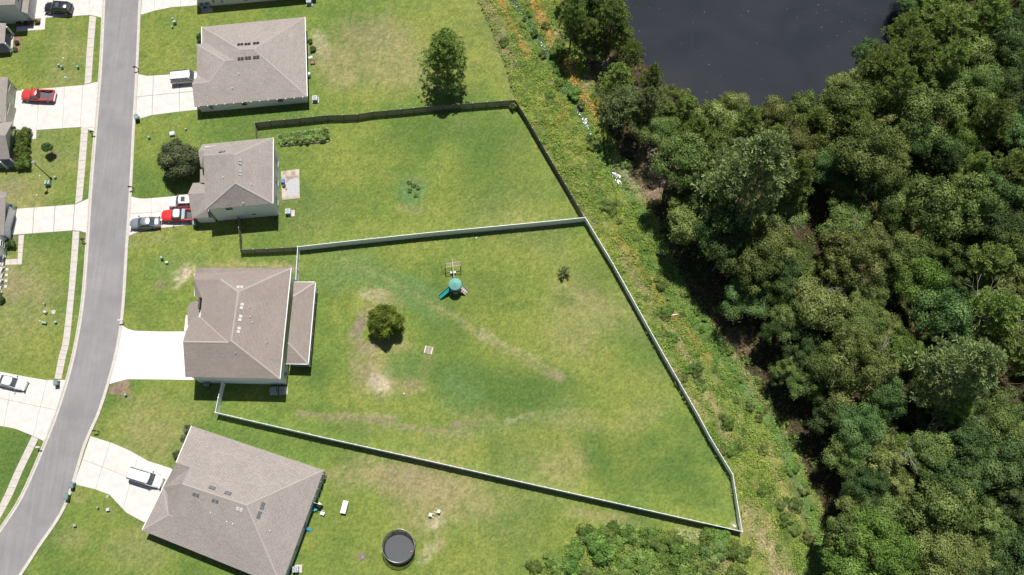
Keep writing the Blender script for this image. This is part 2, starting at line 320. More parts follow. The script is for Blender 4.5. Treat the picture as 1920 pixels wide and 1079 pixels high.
# faint mowing bands
band = .5 + .5 * np.sin(Y * 2.2 + X * .22 + 2 * n1); mix(band * (PY > 0), YELC, .10)
for a in [  # lawn areas: x, y, rx, ry, angle, colour, strength
    (735, 110, 120, 62, 0, DRYC, .62), (690, 60, 60, 30, 0, PINK, .28), (830, 60, 60, 50, 0, YELC, .6), (900, 120, 45, 50, 40, YELC, .6), (600, 85, 18, 26, 0, SAND, .42), (612, 100, 10, 10, 0, PINK, .4), (640, 130, 40, 40, 0, DRYC, .5),
    (700, 180, 60, 16, 0, YELC, .5), (500, 28, 90, 14, -5, DKC, .15), (320, 90, 50, 40, 0, YELC, .35), (350, 110, 9, 4, 0, PINK, .4), (300, 130, 40, 10, 0, YELC, .3),
    (775, 360, 27, 27, 0, (.105, .19, .072), .85), (775, 392, 30, 8, 0, DRYC, .4), (780, 340, 14, 8, 0, PINK, .25), (920, 330, 60, 80, 30, DKC, .55), (1000, 300, 50, 80, 40, YELC, .35), (660, 300, 110, 50, 0, YELC, .4), (640, 380, 120, 30, -5, DKC, .3), (1030, 390, 60, 20, 0, YELC, .4), (850, 250, 120, 22, 0, DKC, .3),
    (300, 290, 20, 60, 0, YELC, .3), (280, 440, 40, 20, 0, DRYC, .3), (340, 500, 60, 25, -10, BLC, .4), (350, 512, 22, 11, -20, SAND, .8), (333, 532, 8, 12, 0, SAND, .55), (300, 535, 14, 8, -20, PINK, .45), (272, 590, 12, 20, 0, DKC, .3), (470, 497, 90, 6, 2, DRYC, .7), (545, 500, 12, 8, 0, PINK, .6),
    (600, 540, 40, 30, 0, DKC, .5), (560, 770, 50, 12, 5, DKC, .4), (600, 700, 26, 30, -40, DKC, .75), (640, 520, 60, 30, 15, BLC, .6), (720, 520, 90, 24, 30, BLC, .65), (790, 555, 60, 26, 35, BLC, .65),
    (700, 552, 22, 12, 10, SAND, .55), (712, 560, 30, 16, 20, DRYC, .6), (676, 612, 9, 20, 0, (.20, .16, .14), .85), (668, 625, 10, 26, 0, PINK, .6), (722, 650, 46, 14, 0, DRYC, .55), (690, 655, 24, 12, 40, PINK, .5), (690, 585, 20, 12, 0, DRYC, .5),
    (700, 705, 34, 40, 0, DRYC, .7), (706, 715, 20, 18, 30, SAND, .75), (690, 700, 14, 24, 0, PINK, .5), (720, 728, 12, 8, 30, SAND, .6), (760, 693, 34, 26, 0, BLC, .6), (775, 725, 36, 14, 0, DRYC, .65), (772, 718, 14, 8, 0, PINK, .5), (800, 690, 10, 34, 10, DRYC, .35), (667, 700, 12, 50, 0, PINK, .38), (700, 760, 60, 22, 0, YELC, .5), (800, 770, 90, 16, 5, YELC, .5), (650, 740, 40, 40, 0, YELC, .5), (675, 520, 60, 12, 0, BLC, .3),
    (900, 720, 120, 34, 12, DKC, .7), (1020, 730, 50, 40, 0, DKC, .6), (860, 735, 34, 40, 0, BLC, .55), (960, 620, 100, 60, 20, YELC, .65), (1080, 600, 60, 60, 40, DRYC, .28), (1100, 560, 60, 16, 20, DRYC, .4), (1100, 552, 14, 8, 0, PINK, .35), (930, 500, 100, 40, 0, YELC, .4), (1000, 450, 60, 14, -5, DKC, .4), (1120, 520, 40, 40, 0, DKC, .45), (1060, 560, 22, 16, 0, DKC, .5),
    (1120, 850, 46, 30, 60, DKC, .75), (1160, 900, 60, 30, 20, DKC, .5), (1230, 860, 60, 44, 30, DKC, .5), (1060, 870, 40, 40, 0, DRYC, .4), (1150, 730, 60, 60, 0, YELC, .3), (1200, 780, 24, 60, 60, DRYC, .25), (1080, 790, 50, 22, 0, DRYC, .35), (1000, 820, 80, 30, 10, YELC, .4), (1300, 930, 40, 30, 0, DKC, .35), (1380, 985, 8, 7, 0, SAND, .5), (1240, 850, 14, 8, 0, YELC, .6),
    (760, 890, 105, 34, 5, DRYC, .75), (800, 915, 70, 30, 10, PINK, .55), (740, 885, 20, 14, 0, PINK, .4), (820, 980, 14, 14, 0, SAND, .9), (800, 950, 60, 50, 0, DRYC, .55), (870, 930, 70, 40, 10, DRYC, .5), (806, 1036, 12, 26, 40, SAND, .35), (825, 1025, 8, 10, 0, DRYC, .6), (900, 1040, 60, 40, 0, YELC, .4), (980, 980, 60, 50, 0, DKC, .28), (680, 1044, 12, 11, 0, PINK, .45), (640, 1000, 50, 60, 0, DKC, .15), (650, 900, 26, 24, 0, DRYC, .3), (617, 890, 6, 8, 0, PINK, .5), (1130, 970, 70, 12, 12, DRYC, .5), (1290, 1002, 24, 7, 15, SAND, .5), (900, 860, 60, 14, 10, YELC, .3),
    (222, 729, 20, 13, 0, (.25, .17, .13), .9), (216, 732, 7, 6, 0, (.17, .12, .12), .6), (240, 745, 8, 6, 0, PINK, .5), (290, 800, 80, 50, 0, DRYC, .4), (210, 800, 30, 40, 0, YELC, .4), (330, 780, 40, 20, 0, YELC, .4), (300, 795, 8, 5, 0, PINK, .4),
    (200, 990, 60, 40, 0, YELC, .4), (260, 1030, 60, 40, 0, DRYC, .35), (150, 930, 12, 14, 0, DRYC, .45), (180, 1060, 60, 22, 0, YELC, .35), (130, 1010, 30, 20, 0, DRYC, .3), (203, 960, 14, 8, 0, PINK, .3),
    (60, 120, 50, 40, -30, DKC, .35), (20, 140, 30, 26, -20, YELC, .6), (128, 100, 40, 50, 0, DRYC, .28), (60, 160, 60, 14, 0, YELC, .3), (120, 150, 40, 18, 0, DRYC, .3), (30, 380, 60, 30, 0, DRYC, .45), (15, 350, 34, 14, 0, PINK, .4), (103, 290, 9, 9, 0, PINK, .5), (120, 340, 30, 40, 0, YELC, .3), (60, 540, 60, 30, 30, DRYC, .5), (20, 530, 20, 30, 0, PINK, .4), (60, 600, 60, 30, 0, DRYC, .25), (90, 650, 40, 30, 0, YELC, .35), (100, 500, 30, 40, 0, YELC, .3), (15, 560, 20, 14, 0, DRYC, .3), (30, 840, 60, 60, 0, DKC, .55), (10, 900, 40, 50, 0, DKC, .6), (158, 448, 6, 8, 0, (.20, .14, .09), .8), (30, 447, 6, 9, 0, (.20, .15, .11), .8), (30, 455, 10, 14, 0, DKC, .4)]:
    mix(ell(*a[:5]), a[5], a[6])
for pts, w, col, k in [
    ([(640, 490), (700, 510), (760, 545), (810, 575), (850, 590)], 12, BLC, .45), ([(810, 572), (850, 592), (900, 628), (945, 655)], 8, DRYC, .6), ([(865, 600), (905, 632), (935, 650)], 4, PINK, .3), ([(640, 484), (740, 530), (840, 588)], 4, DRYC, .35), ([(900, 628), (925, 645)], 4, SAND, .35), ([(905, 618), (950, 650), (985, 662), (1010, 680)], 5, SAND, .38),
    ([(915, 640), (955, 658), (1000, 685), (1050, 705)], 11, DRYC, .55), ([(1010, 680), (1040, 700)], 12, BLC, .4), ([(1030, 698), (1050, 706)], 10, PINK, .8),
    ([(560, 774), (620, 781), (680, 785), (742, 784)], 6, PINK, .75), ([(690, 788), (740, 796), (800, 806), (880, 812)], 6, PINK, .7), ([(560, 780), (700, 800), (820, 815), (900, 815)], 11, DRYC, .35), ([(850, 796), (890, 797)], 7, PINK, .8), ([(860, 785), (920, 785)], 10, DRYC, .5),
    ([(870, 805), (930, 800), (1000, 783), (1050, 772)], 10, BLC, .75), ([(950, 790), (1000, 777)], 4, SAND, .3), ([(1000, 782), (1080, 760)], 8, BLC, .35), ([(640, 778), (700, 776), (745, 782)], 3, SAND, .25),
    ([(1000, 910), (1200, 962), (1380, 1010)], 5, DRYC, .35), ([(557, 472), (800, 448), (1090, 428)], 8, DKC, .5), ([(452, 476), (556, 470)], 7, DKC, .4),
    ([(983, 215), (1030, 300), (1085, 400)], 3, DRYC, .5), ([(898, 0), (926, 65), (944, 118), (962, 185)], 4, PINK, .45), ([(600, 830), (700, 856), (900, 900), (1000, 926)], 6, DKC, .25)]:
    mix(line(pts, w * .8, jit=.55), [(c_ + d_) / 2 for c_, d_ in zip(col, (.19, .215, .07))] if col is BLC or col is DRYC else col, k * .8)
# rough ground beyond the fences
rough = ~inpoly(PX + jx * .25, PY + jy * .25, LAWN); wood = inpoly(PXj, PYj, WOOD)
CR = np.zeros_like(C) + rgb(.14, .18, .045); CL = C; C = CR
mix(sm(n1, .42, .66), (.22, .24, .055), .8); mix(sm(n2, .5, .75), (.07, .115, .025), .8); mix(sm(n3, .58, .8), (.24, .20, .11), .55); mix(sm(1 - n3, .55, .8), (.05, .09, .02), .7)
TANR, ORG = (.30, .235, .14), (.40, .22, .075)
for pts, w, col, k in [
    ([(1003, -10), (1016, 40), (1032, 75), (1052, 100), (1066, 122), (1092, 180), (1118, 215)], 8, ORG, .75), ([(940, 0), (950, 30), (968, 70), (990, 110)], 6, ORG, .5), ([(910, 0), (935, 60), (960, 120)], 9, PINK, .6), ([(1030, 175), (1062, 205), (1050, 230)], 4, ORG, .4),
    ([(985, 240), (1060, 360), (1110, 420)], 8, TANR, .35), ([(1155, 460), (1215, 560), (1300, 690), (1370, 830)], 7, TANR, .5), ([(1150, 430), (1240, 560), (1330, 680)], 6, ORG, .28), ([(1215, 640), (1260, 700), (1320, 780)], 9, TANR, .45),
    ([(1355, 640), (1395, 690), (1420, 750)], 9, TANR, .5), ([(1440, 850), (1470, 920), (1490, 990)], 6, TANR, .45), ([(1405, 960), (1440, 1030), (1470, 1090)], 20, TANR, .7), ([(1300, 1000), (1400, 1040)], 10, TANR, .4), ([(1425, 1010), (1445, 1040)], 8, SAND, .3),
    ([(1190, 440), (1260, 560), (1330, 640), (1390, 720)], 8, (.05, .115, .03), .6), ([(1430, 760), (1470, 840), (1500, 930), (1520, 1010)], 9, (.10, .095, .06), .6), ([(1390, 830), (1410, 900), (1420, 990)], 12, (.13, .175, .035), .4)]:
    mix(line(pts, w), col, k)
for a in [(1050, 70, 14, 22, 30, TANR, .5), (1100, 155, 12, 20, 0, PINK, .6), (1230, 325, 38, 46, 20, (.34, .245, .175), .8), (1090, 30, 20, 20, 0, (.3, .25, .18), .4), (1130, 120, 22, 20, 0, (.26, .19, .13), .6), (1290, 1000, 26, 14, 0, SAND, .6), (1175, 330, 14, 30, -30, (.36, .32, .26), .4), (1345, 1055, 24, 16, 0, (.30, .19, .15), .8), (1130, 1050, 16, 12, -30, TANR, .6), (1380, 640, 20, 16, 0, ORG, .3)]:
    mix(ell(*a[:5]), a[5], a[6])
dd0 = segdist(PX, PY, DITCH); mix(np.exp(-(dd0 / 10.0) ** 2), (.09, .17, .05), .75)
CR = C
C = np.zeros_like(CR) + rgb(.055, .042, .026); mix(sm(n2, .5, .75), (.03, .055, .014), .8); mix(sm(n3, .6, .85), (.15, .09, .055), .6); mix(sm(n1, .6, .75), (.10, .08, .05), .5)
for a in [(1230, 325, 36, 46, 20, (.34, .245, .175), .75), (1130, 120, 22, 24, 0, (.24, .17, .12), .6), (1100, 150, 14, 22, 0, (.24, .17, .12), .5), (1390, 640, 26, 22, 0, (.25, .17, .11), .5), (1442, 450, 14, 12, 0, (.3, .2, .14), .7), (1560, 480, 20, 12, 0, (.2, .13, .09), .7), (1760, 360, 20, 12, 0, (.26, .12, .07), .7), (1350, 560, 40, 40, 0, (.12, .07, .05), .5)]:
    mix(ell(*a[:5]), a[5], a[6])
CW = C
inpond = inpoly(PX, PY, POND); dpond = segdist(PX, PY, POND)
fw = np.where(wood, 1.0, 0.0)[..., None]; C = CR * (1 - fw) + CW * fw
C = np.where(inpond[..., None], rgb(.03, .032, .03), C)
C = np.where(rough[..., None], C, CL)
rgv = np.random.RandomState(8); C = C * (1 + (n5 - .5) * .26 + (n3 - .5) * .18 + (rgv.rand(*X.shape) - .5) * .26)[..., None]; C[..., 0] *= 1 + (n3 - .5) * .18
dd = segdist(PX, PY, DITCH); wet = np.zeros_like(dd)
for pts in ([(955, -8), (985, 32), (1010, 72), (1022, 95)], [(1062, 168), (1082, 200), (1104, 240), (1118, 268)], [(1148, 318), (1168, 348)]): wet = np.maximum(wet, np.exp(-(segdist(PX, PY, pts) / 13) ** 2))
Z = -(.14 + .30 * wet) * np.exp(-(dd / 9.0) ** 2) * rough + (n2 - .5) * .25 * rough * (dd < 30) + (n5 - .5) * .5 * rough * (dd < 12)
Z += (n3 - .5) * .22 * rough * (dd > 6) + np.where(rough, np.clip((dd - 14) / 60, 0, .25), 0)
Z = np.where(inpond, -.6 - np.clip(dpond / 30, 0, 1), Z); Z = np.where(~inpond & (dpond < 26), np.minimum(Z, -.55 + dpond / 26 * .55), Z)
ni, nj = X.shape; idx = np.arange(ni * nj).reshape(ni, nj)
q = np.stack([idx[:-1, :-1], idx[1:, :-1], idx[1:, 1:], idx[:-1, 1:]], -1).reshape(-1, 4)
def fastmesh(name, V, Q, mat, col=None, smooth=True):
    me = bpy.data.meshes.new(name); k = Q.shape[1]; me.vertices.add(len(V)); me.vertices.foreach_set('co', np.asarray(V, np.float32).ravel())
    me.loops.add(Q.size); me.loops.foreach_set('vertex_index', Q.astype(np.int32).ravel()); me.polygons.add(len(Q))
    me.polygons.foreach_set('loop_start', np.arange(0, Q.size, k, dtype=np.int32)); me.polygons.foreach_set('loop_total', np.full(len(Q), k, np.int32))
    me.polygons.foreach_set('use_smooth', [smooth] * len(Q)); me.update(calc_edges=True)
    if col is not None:
        a = me.color_attributes.new('Col', 'FLOAT_COLOR', 'POINT'); cc = np.ones((len(V), 4), np.float32); cc[:, :3] = col; a.data.foreach_set('color', cc.ravel())
    me.materials.append(mat); return me
V = np.stack([X, Y, Z], -1).reshape(-1, 3); g = ob('ground', fastmesh('ground', V, q, M_GROUND, C.reshape(-1, 3))); g['kind'] = 'structure'
# pond
wm, nt, b = newmat('pond_water'); b.inputs['Roughness'].default_value = .06; b.inputs['IOR'].default_value = 1.33
geo = nn(nt, 'ShaderNodeNewGeometry'); no = nn(nt, 'ShaderNodeTexNoise', Scale=1.4, Detail=5.0); L(nt, geo.outputs['Position'], no.inputs['Vector'])
no2 = nn(nt, 'ShaderNodeTexNoise', Scale=.06, Detail=4.0, Distortion=1.5); L(nt, geo.outputs['Position'], no2.inputs['Vector'])
r = nn(nt, 'ShaderNodeValToRGB'); r.color_ramp.elements[0].color = (.022, .026, .033, 1); r.color_ramp.elements[1].color = (.030, .033, .040, 1); r.color_ramp.elements[0].position = .35; r.color_ramp.elements[1].position = .65
L(nt, no2.outputs['Fac'], r.inputs[0]); L(nt, r.outputs[0], b.inputs['Base Color'])
bp = nn(nt, 'ShaderNodeBump', Strength=.05, Distance=.03); L(nt, no.outputs['Fac'], bp.inputs['Height']); L(nt, bp.outputs[0], b.inputs['Normal'])
pp = [G(x, y, -.5) for x, y in [(1100, -60), (1150, 60), (1185, 130), (1230, 190), (1280, 235), (1400, 260), (1520, 240), (1600, 190), (1680, 130), (1800, 60), (1880, -60)]]
mb = MB(); mb.add([(p.x, p.y, -.5) for p in pp], [tuple(range(len(pp)))]); struct('pond', mb, wm)
dm, nt, b = newmat('ditch_water'); b.inputs['Base Color'].default_value = (.05, .065, .05, 1); b.inputs['Roughness'].default_value = .05; b.inputs['IOR'].default_value = 1.33
geo = nn(nt, 'ShaderNodeNewGeometry'); no = nn(nt, 'ShaderNodeTexNoise', Scale=7.0, Detail=3.0, Roughness=.7); L(nt, geo.outputs['Position'], no.inputs['Vector'])
bp = nn(nt, 'ShaderNodeBump', Strength=1.0, Distance=.02); L(nt, no.outputs['Fac'], bp.inputs['Height']); L(nt, bp.outputs[0], b.inputs['Normal'])
dp = [G(x, y, -.33) for x, y in DITCH[:10]]; mb = MB(); Lf, Rt = [], []
for i, p in enumerate(dp):
    d = (dp[min(i + 1, len(dp) - 1)] - dp[max(i - 1, 0)]).normalized(); nrm = Vector((-d.y, d.x, 0)) * (1.2 if 4 <= i <= 9 else .7); Lf.append(p + nrm * .75); Rt.append(p - nrm * .75)
mb.add(Lf + Rt, [(i, i + 1, len(dp) + i + 1, len(dp) + i) for i in range(len(dp) - 1)]); struct('ditch_water', mb, dm)

# ------------------------------------------------------------------ road, kerbs, sidewalk
def smooth_path(P, sub=6):
    out = []; n = len(P)
    for i in range(n - 1):
        p0, p1, p2, p3 = P[max(i - 1, 0)], P[i], P[i + 1], P[min(i + 2, n - 1)]
        for k in range(sub):
            t = k / sub; out.append(.5 * ((2 * p1) + (p2 - p0) * t + (2 * p0 - 5 * p1 + 4 * p2 - p3) * t * t + (3 * p1 - p0 - 3 * p2 + p3) * t ** 3))
    return out + [P[-1]]
def off(P, d):
    o = []
    for i, p in enumerate(P):
        t = (P[min(i + 1, len(P) - 1)] - P[max(i - 1, 0)]).normalized(); o.append(p + Vector((-t.y, t.x, 0)) * d)
    return o
RL = [(206, -120), (202, -60), (197.5, 0), (191.8, 120), (182.4, 240), (173.5, 350), (166, 465), (158.5, 560), (149, 625), (134, 695), (111, 770), (91, 823), (44.5, 930), (0, 1000), (-50, 1075), (-110, 1160)]
RR = [(267, -120), (264, -60), (260, 0), (254.7, 120), (248, 240), (242.5, 350), (235, 462), (229, 560), (222, 625), (208, 690), (183.5, 770), (156, 834), (119.6, 946), (68.6, 1026), (28, 1088), (-30, 1170)]
WL = smooth_path([G(*p) for p in RL]); WR = smooth_path([G(*p) for p in RR])
def strip(A, B, za, zb, mb=None):
    mb = mb or MB(); n = len(A); mb.add([(p.x, p.y, za) for p in A] + [(p.x, p.y, zb) for p in B], [(i, i + 1, n + i + 1, n + i) for i in range(n - 1)]); return mb
mb = MB(); n = len(WL); mb.add([(p.x, p.y, .02) for p in WL] + [(p.x, p.y, .02) for p in WR], [(i, i + 1, n + i + 1, n + i) for i in range(n - 1)]); struct('road', mb, M_ASPH)
def kerb(P, sgn):
    # gutter pan then kerb, in pieces three metres long with a joint between
    root = bpy.data.objects.new('kerb', None); COL.objects.link(root); root['kind'] = 'structure'
    i = 0
    while i < len(P) - 1:
        j = i + 1; acc = 0
        while j < len(P) - 1 and acc < 5: acc += (P[j] - P[j - 1]).length; j += 1
        seg = P[i:j + 1]; a = off(seg, -.02 * sgn); b1 = off(seg, .28 * sgn); b2 = off(seg, .34 * sgn); c = off(seg, .50 * sgn); mb = MB()
        strip(a, b1, .026, .034, mb); strip(b1, b2, .034, .135, mb); strip(b2, c, .135, .14, mb); strip(c, c, .14, -.05, mb)
        k = struct('kerb_stone', mb, M_KERB, root); i = j
    return root
kerb(WL, -1); kerb(WR, 1)
def pieces(name, poly, cuts, mat, parent, z=.05, gap=.022):
    bm = bmesh.new(); P = ccw(poly); f = bm.faces.new([bm.verts.new((p.x, p.y, 0)) for p in P])
    for a, b2 in cuts:
        a, b2 = Vector((a[0], a[1], 0)), Vector((b2[0], b2[1], 0)); d = (b2 - a).normalized()
        bmesh.ops.bisect_plane(bm, geom=bm.verts[:] + bm.edges[:] + bm.faces[:], plane_co=a, plane_no=Vector((-d.y, d.x, 0)), dist=1e-4)
    out = []
    for f in bm.faces:
        if f.calc_area() < .12: continue
        q2 = [v.co.copy() for v in f.verts]; cl = []
        for v in q2:
            if not cl or (v - cl[-1]).length > .02: cl.append(v)
        if (cl[0] - cl[-1]).length < .02: cl.pop()
        q3 = inset(cl, gap); c = sum(q3, Vector((0, 0))) / len(q3); dz = (len(out) % 3) * .004
        mb = MB(); mb.prism([(p.x - c.x, p.y - c.y) for p in q3], -.06, z + dz); out.append(ob(name, mesh(name, mb, mat), parent, (c.x, c.y, 0)))
    bm.free(); return out
def structroot(name): o = bpy.data.objects.new(name, None); COL.objects.link(o); o['kind'] = 'structure'; return o
def under(poly, root, z=.012):
    mb = MB(); P = ccw(poly); mb.add([(p.x, p.y, z) for p in P], [tuple(range(len(P)))]); struct('joint_bed', mb, M_JOINT, root)
M_JOINT = simple('joint_dirt', (.24, .215, .18), .95, var=.3, scale=4)
def gp(P): return [G(*p) for p in P]
def drive(poly, cuts, mat=None, name='driveway', piece='slab', z=.05, gap=.022):
    r = structroot(name); P = gp(poly); under(P, r); pieces(piece, P, [(G(*a), G(*b2)) for a, b2 in cuts], mat or M_CONC, r, z, gap); return r
def kx(P, y, d):   # kerb outer x at photo row y
    for (x1, y1), (x2, y2) in zip(P[:-1], P[1:]):
        if y1 <= y <= y2: return x1 + (x2 - x1) * (y - y1) / (y2 - y1) + d
KL = lambda y: (kx(RL, y, -5.2 - max(0, (y - 600) / 200)), y); KR = lambda y: (kx(RR, y, 5.4 + max(0, (y - 600) / 150)), y)
drive([(62, -60), KL(-60), KL(0), KL(34), (180, 31), (168, 29), (86, 34), (84, 56), (58, 58), (30, 60), (32, 51), (75, 48), (77, 35), (63, 37)], [((95, -60), (88, 40)), ((135, -60), (132, 40)), ((168, -60), (167, 40))], z=.048)
drive([(31, 171), (100, 165), (156, 160), KL(153.5), KL(247), (152, 239), (69, 244.5), (68, 261), (55, 262), (54, 246), (24, 242), (27, 206)], [((122, 150), (117, 245)), ((73, 160), (69, 250)), ((50, 245.5), (90, 243.5)), ((156, 158), (150, 242))], z=.048)
drive([(32, 391.5), (141, 383.5), KL(372), KL(437.5), (149, 434), (137, 433), (21, 441.5)], [((65, 380), (61, 445)), ((104, 380), (100, 445)), ((141, 375), (136, 440))], gap=.05)
drive([(-40, 690), (0, 697), (49, 706.7), (87, 713), (122.4, 712.5), KL(715), KL(770), KL(828), (60, 817), (29, 804.6), (0, 799), (-40, 792)], [((-10, 745), (118, 772)), ((92, 700), (62, 820)), ((26, 700), (5, 810))])
drive([KR(-60), (400, -70), (390, -10), (379, 10), (322, 14.5), (290, 21), KR(28.5)], [((292, -60), (289, 30)), ((340, -60), (338, 20))])
drive([KR(139), (275.6, 142.8), (323.4, 139.7), (369, 138), (376, 206), (330, 211), (284.5, 217), KR(226)], [((288, 138), (285, 220)), ((337, 138), (336, 215)), ((255, 182.5), (372, 171))], gap=.04)
drive([KR(369), (258, 372), (270, 373), (321, 369), (366, 364), (372, 421), (330, 425), (285, 430), (262, 434.5), KR(443)], [((284, 365), (283, 440)), ((240, 402), (375, 392))])
drive([KR(610.5), (240, 617), (253.6, 620.6), (300, 622), (358, 622), (364, 713), (239, 711.6), (222, 716), KR(721)], [((287, 600), (276, 720)), ((210, 666.5), (370, 667))], M_CONC3)
drive([(345, 621.5), (348.5, 591), (360, 591), (360, 621.5)], [], M_CONC3, 'entry_pad')
drive([KR(818), (211.3, 831), (244.7, 845.7), (278, 864.6), (320, 878), (336, 890), (300, 985), (269, 979.4), (236.8, 961.7), (205.8, 928.5), (177, 917.5), (144, 909.7), KR(904)], [((210, 818), (177, 925)), ((150, 860), (320, 925)), ((262, 845), (228, 965))])
def walk(Lp, Rp, n, mat=M_CONC2):
    r = structroot('sidewalk'); A = smooth_path(gp(Lp), 12); B = smooth_path(gp(Rp), 12); cl = lambda P, t: (lambda k: P[int(k)].lerp(P[min(int(k) + 1, len(P) - 1)], k - int(k)))(t * (len(P) - 1))
    under([p for p in A] + [p for p in B][::-1], r)
    for i in range(n):
        q4 = [cl(A, i / n), cl(A, (i + 1) / n), cl(B, (i + 1) / n), cl(B, i / n)]; q4 = inset(q4, .018); c = sum(q4, Vector((0, 0))) / 4
        mb = MB(); mb.prism([(p.x - c.x, p.y - c.y) for p in q4], -.06, .055); ob('paving_slab', mesh('paving_slab', mb, mat), r, (c.x, c.y, 0))
walk([(168, 30), (163, 90), (158.6, 159)], [(180.6, 32), (176, 90), (171.7, 155)], 8)
walk([(152.4, 239.6), (147, 310), (141, 383)], [(165.7, 240), (160.5, 310), (154.6, 376)], 9)
walk([(136.6, 434), (132, 500), (127, 560), (118, 638), (110, 670), (102, 711)], [(149.3, 434.5), (144.5, 500), (139, 560), (131, 638), (124, 670), (115.6, 711)], 17)
walk([(60, 817.5), (28, 884), (7.8, 930), (-20, 985)], [(72.3, 823.5), (43, 884), (23.4, 930), (-6, 985)], 9)
drive([(35, 441.5), (45.7, 440.8), (41, 496.5), (9.7, 497.5), (10.5, 487), (33, 486)], [((30, 459), (50, 459)), ((30, 474), (50, 474)), ((32.5, 480), (32.2, 500)), ((20, 480), (19, 500))], M_CONC2, 'garden_path', 'paving_slab', .045)
M_VENT = simple('vent_grey', (.11, .12, .13), .6)
# ------------------------------------------------------------------ houses
def roof_faces_mesh(faces, origin, thick=.10):
    me = bpy.data.meshes.new('roof'); bm = bmesh.new(); uvl = bm.loops.layers.uv.new('UVMap'); cache = {}
    def vt(p):
        k = (round(p.x, 2), round(p.y, 2), round(p.z, 2))
        if k not in cache: cache[k] = bm.verts.new(p - origin)
        return cache[k]
    for F_ in faces:
        vs = []
        for p in F_:
            v = vt(p)
            if v not in vs: vs.append(v)
        try: f = bm.faces.new(vs)
        except Exception: continue
        f.normal_update()
        if f.normal.z < 0: f.normal_flip()
        nrm = f.normal.copy(); h = Vector((-nrm.y, nrm.x, 0)); h = h.normalized() if h.length > 1e-5 else Vector((1, 0, 0)); s = nrm.cross(h)
        for l in f.loops: l[uvl].uv = (l.vert.co.dot(h), l.vert.co.dot(s))
    # turned-down edge round the outside: fascia thickness
    be = [e for e in bm.edges if len(e.link_faces) == 1]
    for e in be:
        a, b2 = e.verts; c, d = bm.verts.new(b2.co - Vector((0, 0, thick))), bm.verts.new(a.co - Vector((0, 0, thick)))
        try:
            nf = bm.faces.new((a, b2, c, d))
            for l in nf.loops: l[uvl].uv = (l.vert.co.x + l.vert.co.y, l.vert.co.z)
        except Exception: pass
    bm.to_mesh(me); bm.free(); return me
def house(label, faces, foot, eave, wallmat, roofmat, caps=(), gutters=(), gables=(), insetd=.38, origin=None, name='house', floor=0.0):
    P = inset(foot, insetd); c = sum(P, Vector((0, 0))) / len(P); O = Vector((c.x, c.y, 0))
    h = thing(name, label, 'house', O)
    mb = MB(); mb.prism([(p.x - O.x, p.y - O.y) for p in P], -.05, eave - .06)
    for gq in gables: mb.add([(p.x - O.x, p.y - O.y, p.z) for p in gq], [tuple(range(len(gq)))])
    w = ob('wall', mesh('wall', mb, wallmat), h)
    me = roof_faces_mesh(faces, O); me.materials.append(roofmat); r = ob('roof', me, h)
    if caps:
        for a, b2 in caps:
            a, b2 = a - O, b2 - O; d = (b2 - a); n = Vector((-d.y, d.x, 0)).normalized() * .14; up = Vector((0, 0, .045)); dn = Vector((0, 0, -.03))
            m = MB(); m.add([a + n + dn, a + up, a - n + dn, b2 + n + dn, b2 + up, b2 - n + dn], [(0, 1, 4, 3), (1, 2, 5, 4), (0, 3, 5, 2), (0, 2, 1), (3, 4, 5)])
            ob('ridge_cap', mesh('ridge_cap', m, M_CAP), r)
    for a, b2 in gutters:
        a, b2 = a - O, b2 - O; d = (b2 - a).normalized(); n = Vector((d.y, -d.x, 0)) * .06
        mid = (a + b2) / 2
        if (mid + n).length < (mid - n).length: n = -n
        m = MB(); dn = Vector((0, 0, -.14)); up = Vector((0, 0, .012)); m.add([a - n * .6 + up, a + n * 1.4 + up, a + n * 1.2 + dn, a - n * .6 + dn, b2 - n * .6 + up, b2 + n * 1.4 + up, b2 + n * 1.2 + dn, b2 - n * .6 + dn], [(0, 1, 5, 4), (1, 2, 6, 5), (2, 3, 7, 6), (3, 0, 4, 7), (0, 3, 2, 1), (4, 5, 6, 7)])
        ob('gutter', mesh('gutter', m, M_WHITE), h)
    return h, O, P
def roofvents(h, O, items, mat=None):        # items: photo pixel, plane, heading of the long side
    for (px, py, pl, ang, mt) in items:
        p = GP(px, py, pl) - O; n = pl[1] if pl[1].z > 0 else -pl[1]
        a = Vector((math.cos(ang), math.sin(ang), 0)); a = (a - n * a.dot(n)).normalized(); b2 = n.cross(a); M = MB()
        for s in (-1, 1):
            m = MB(); cx = a * (s * .27); vs = []
            for zz, k in ((0, 1), (.12, .82)):
                for u, v in ((-.24, -.27), (.24, -.27), (.24, .27), (-.24, .27)): vs.append(p + cx + a * u * k + b2 * v * k + n * zz)
            m.add(vs, [(3, 2, 1, 0), (4, 5, 6, 7), (0, 1, 5, 4), (1, 2, 6, 5), (2, 3, 7, 6), (3, 0, 4, 7)])
            ob('roof_vent', mesh('roof_vent', m, mt), h)
def vpipe(h, O, px, py, pl, mat=None):
    p = GP(px, py, pl) - O; m = MB().tube(p - Vector((0, 0, .1)), p + Vector((0, 0, .3)), .07); ob('vent_pipe', mesh('vent_pipe', m, mat or M_WHITE), h)
    m = MB().tube(p, p + Vector((0, 0, .05)), .18, .1)
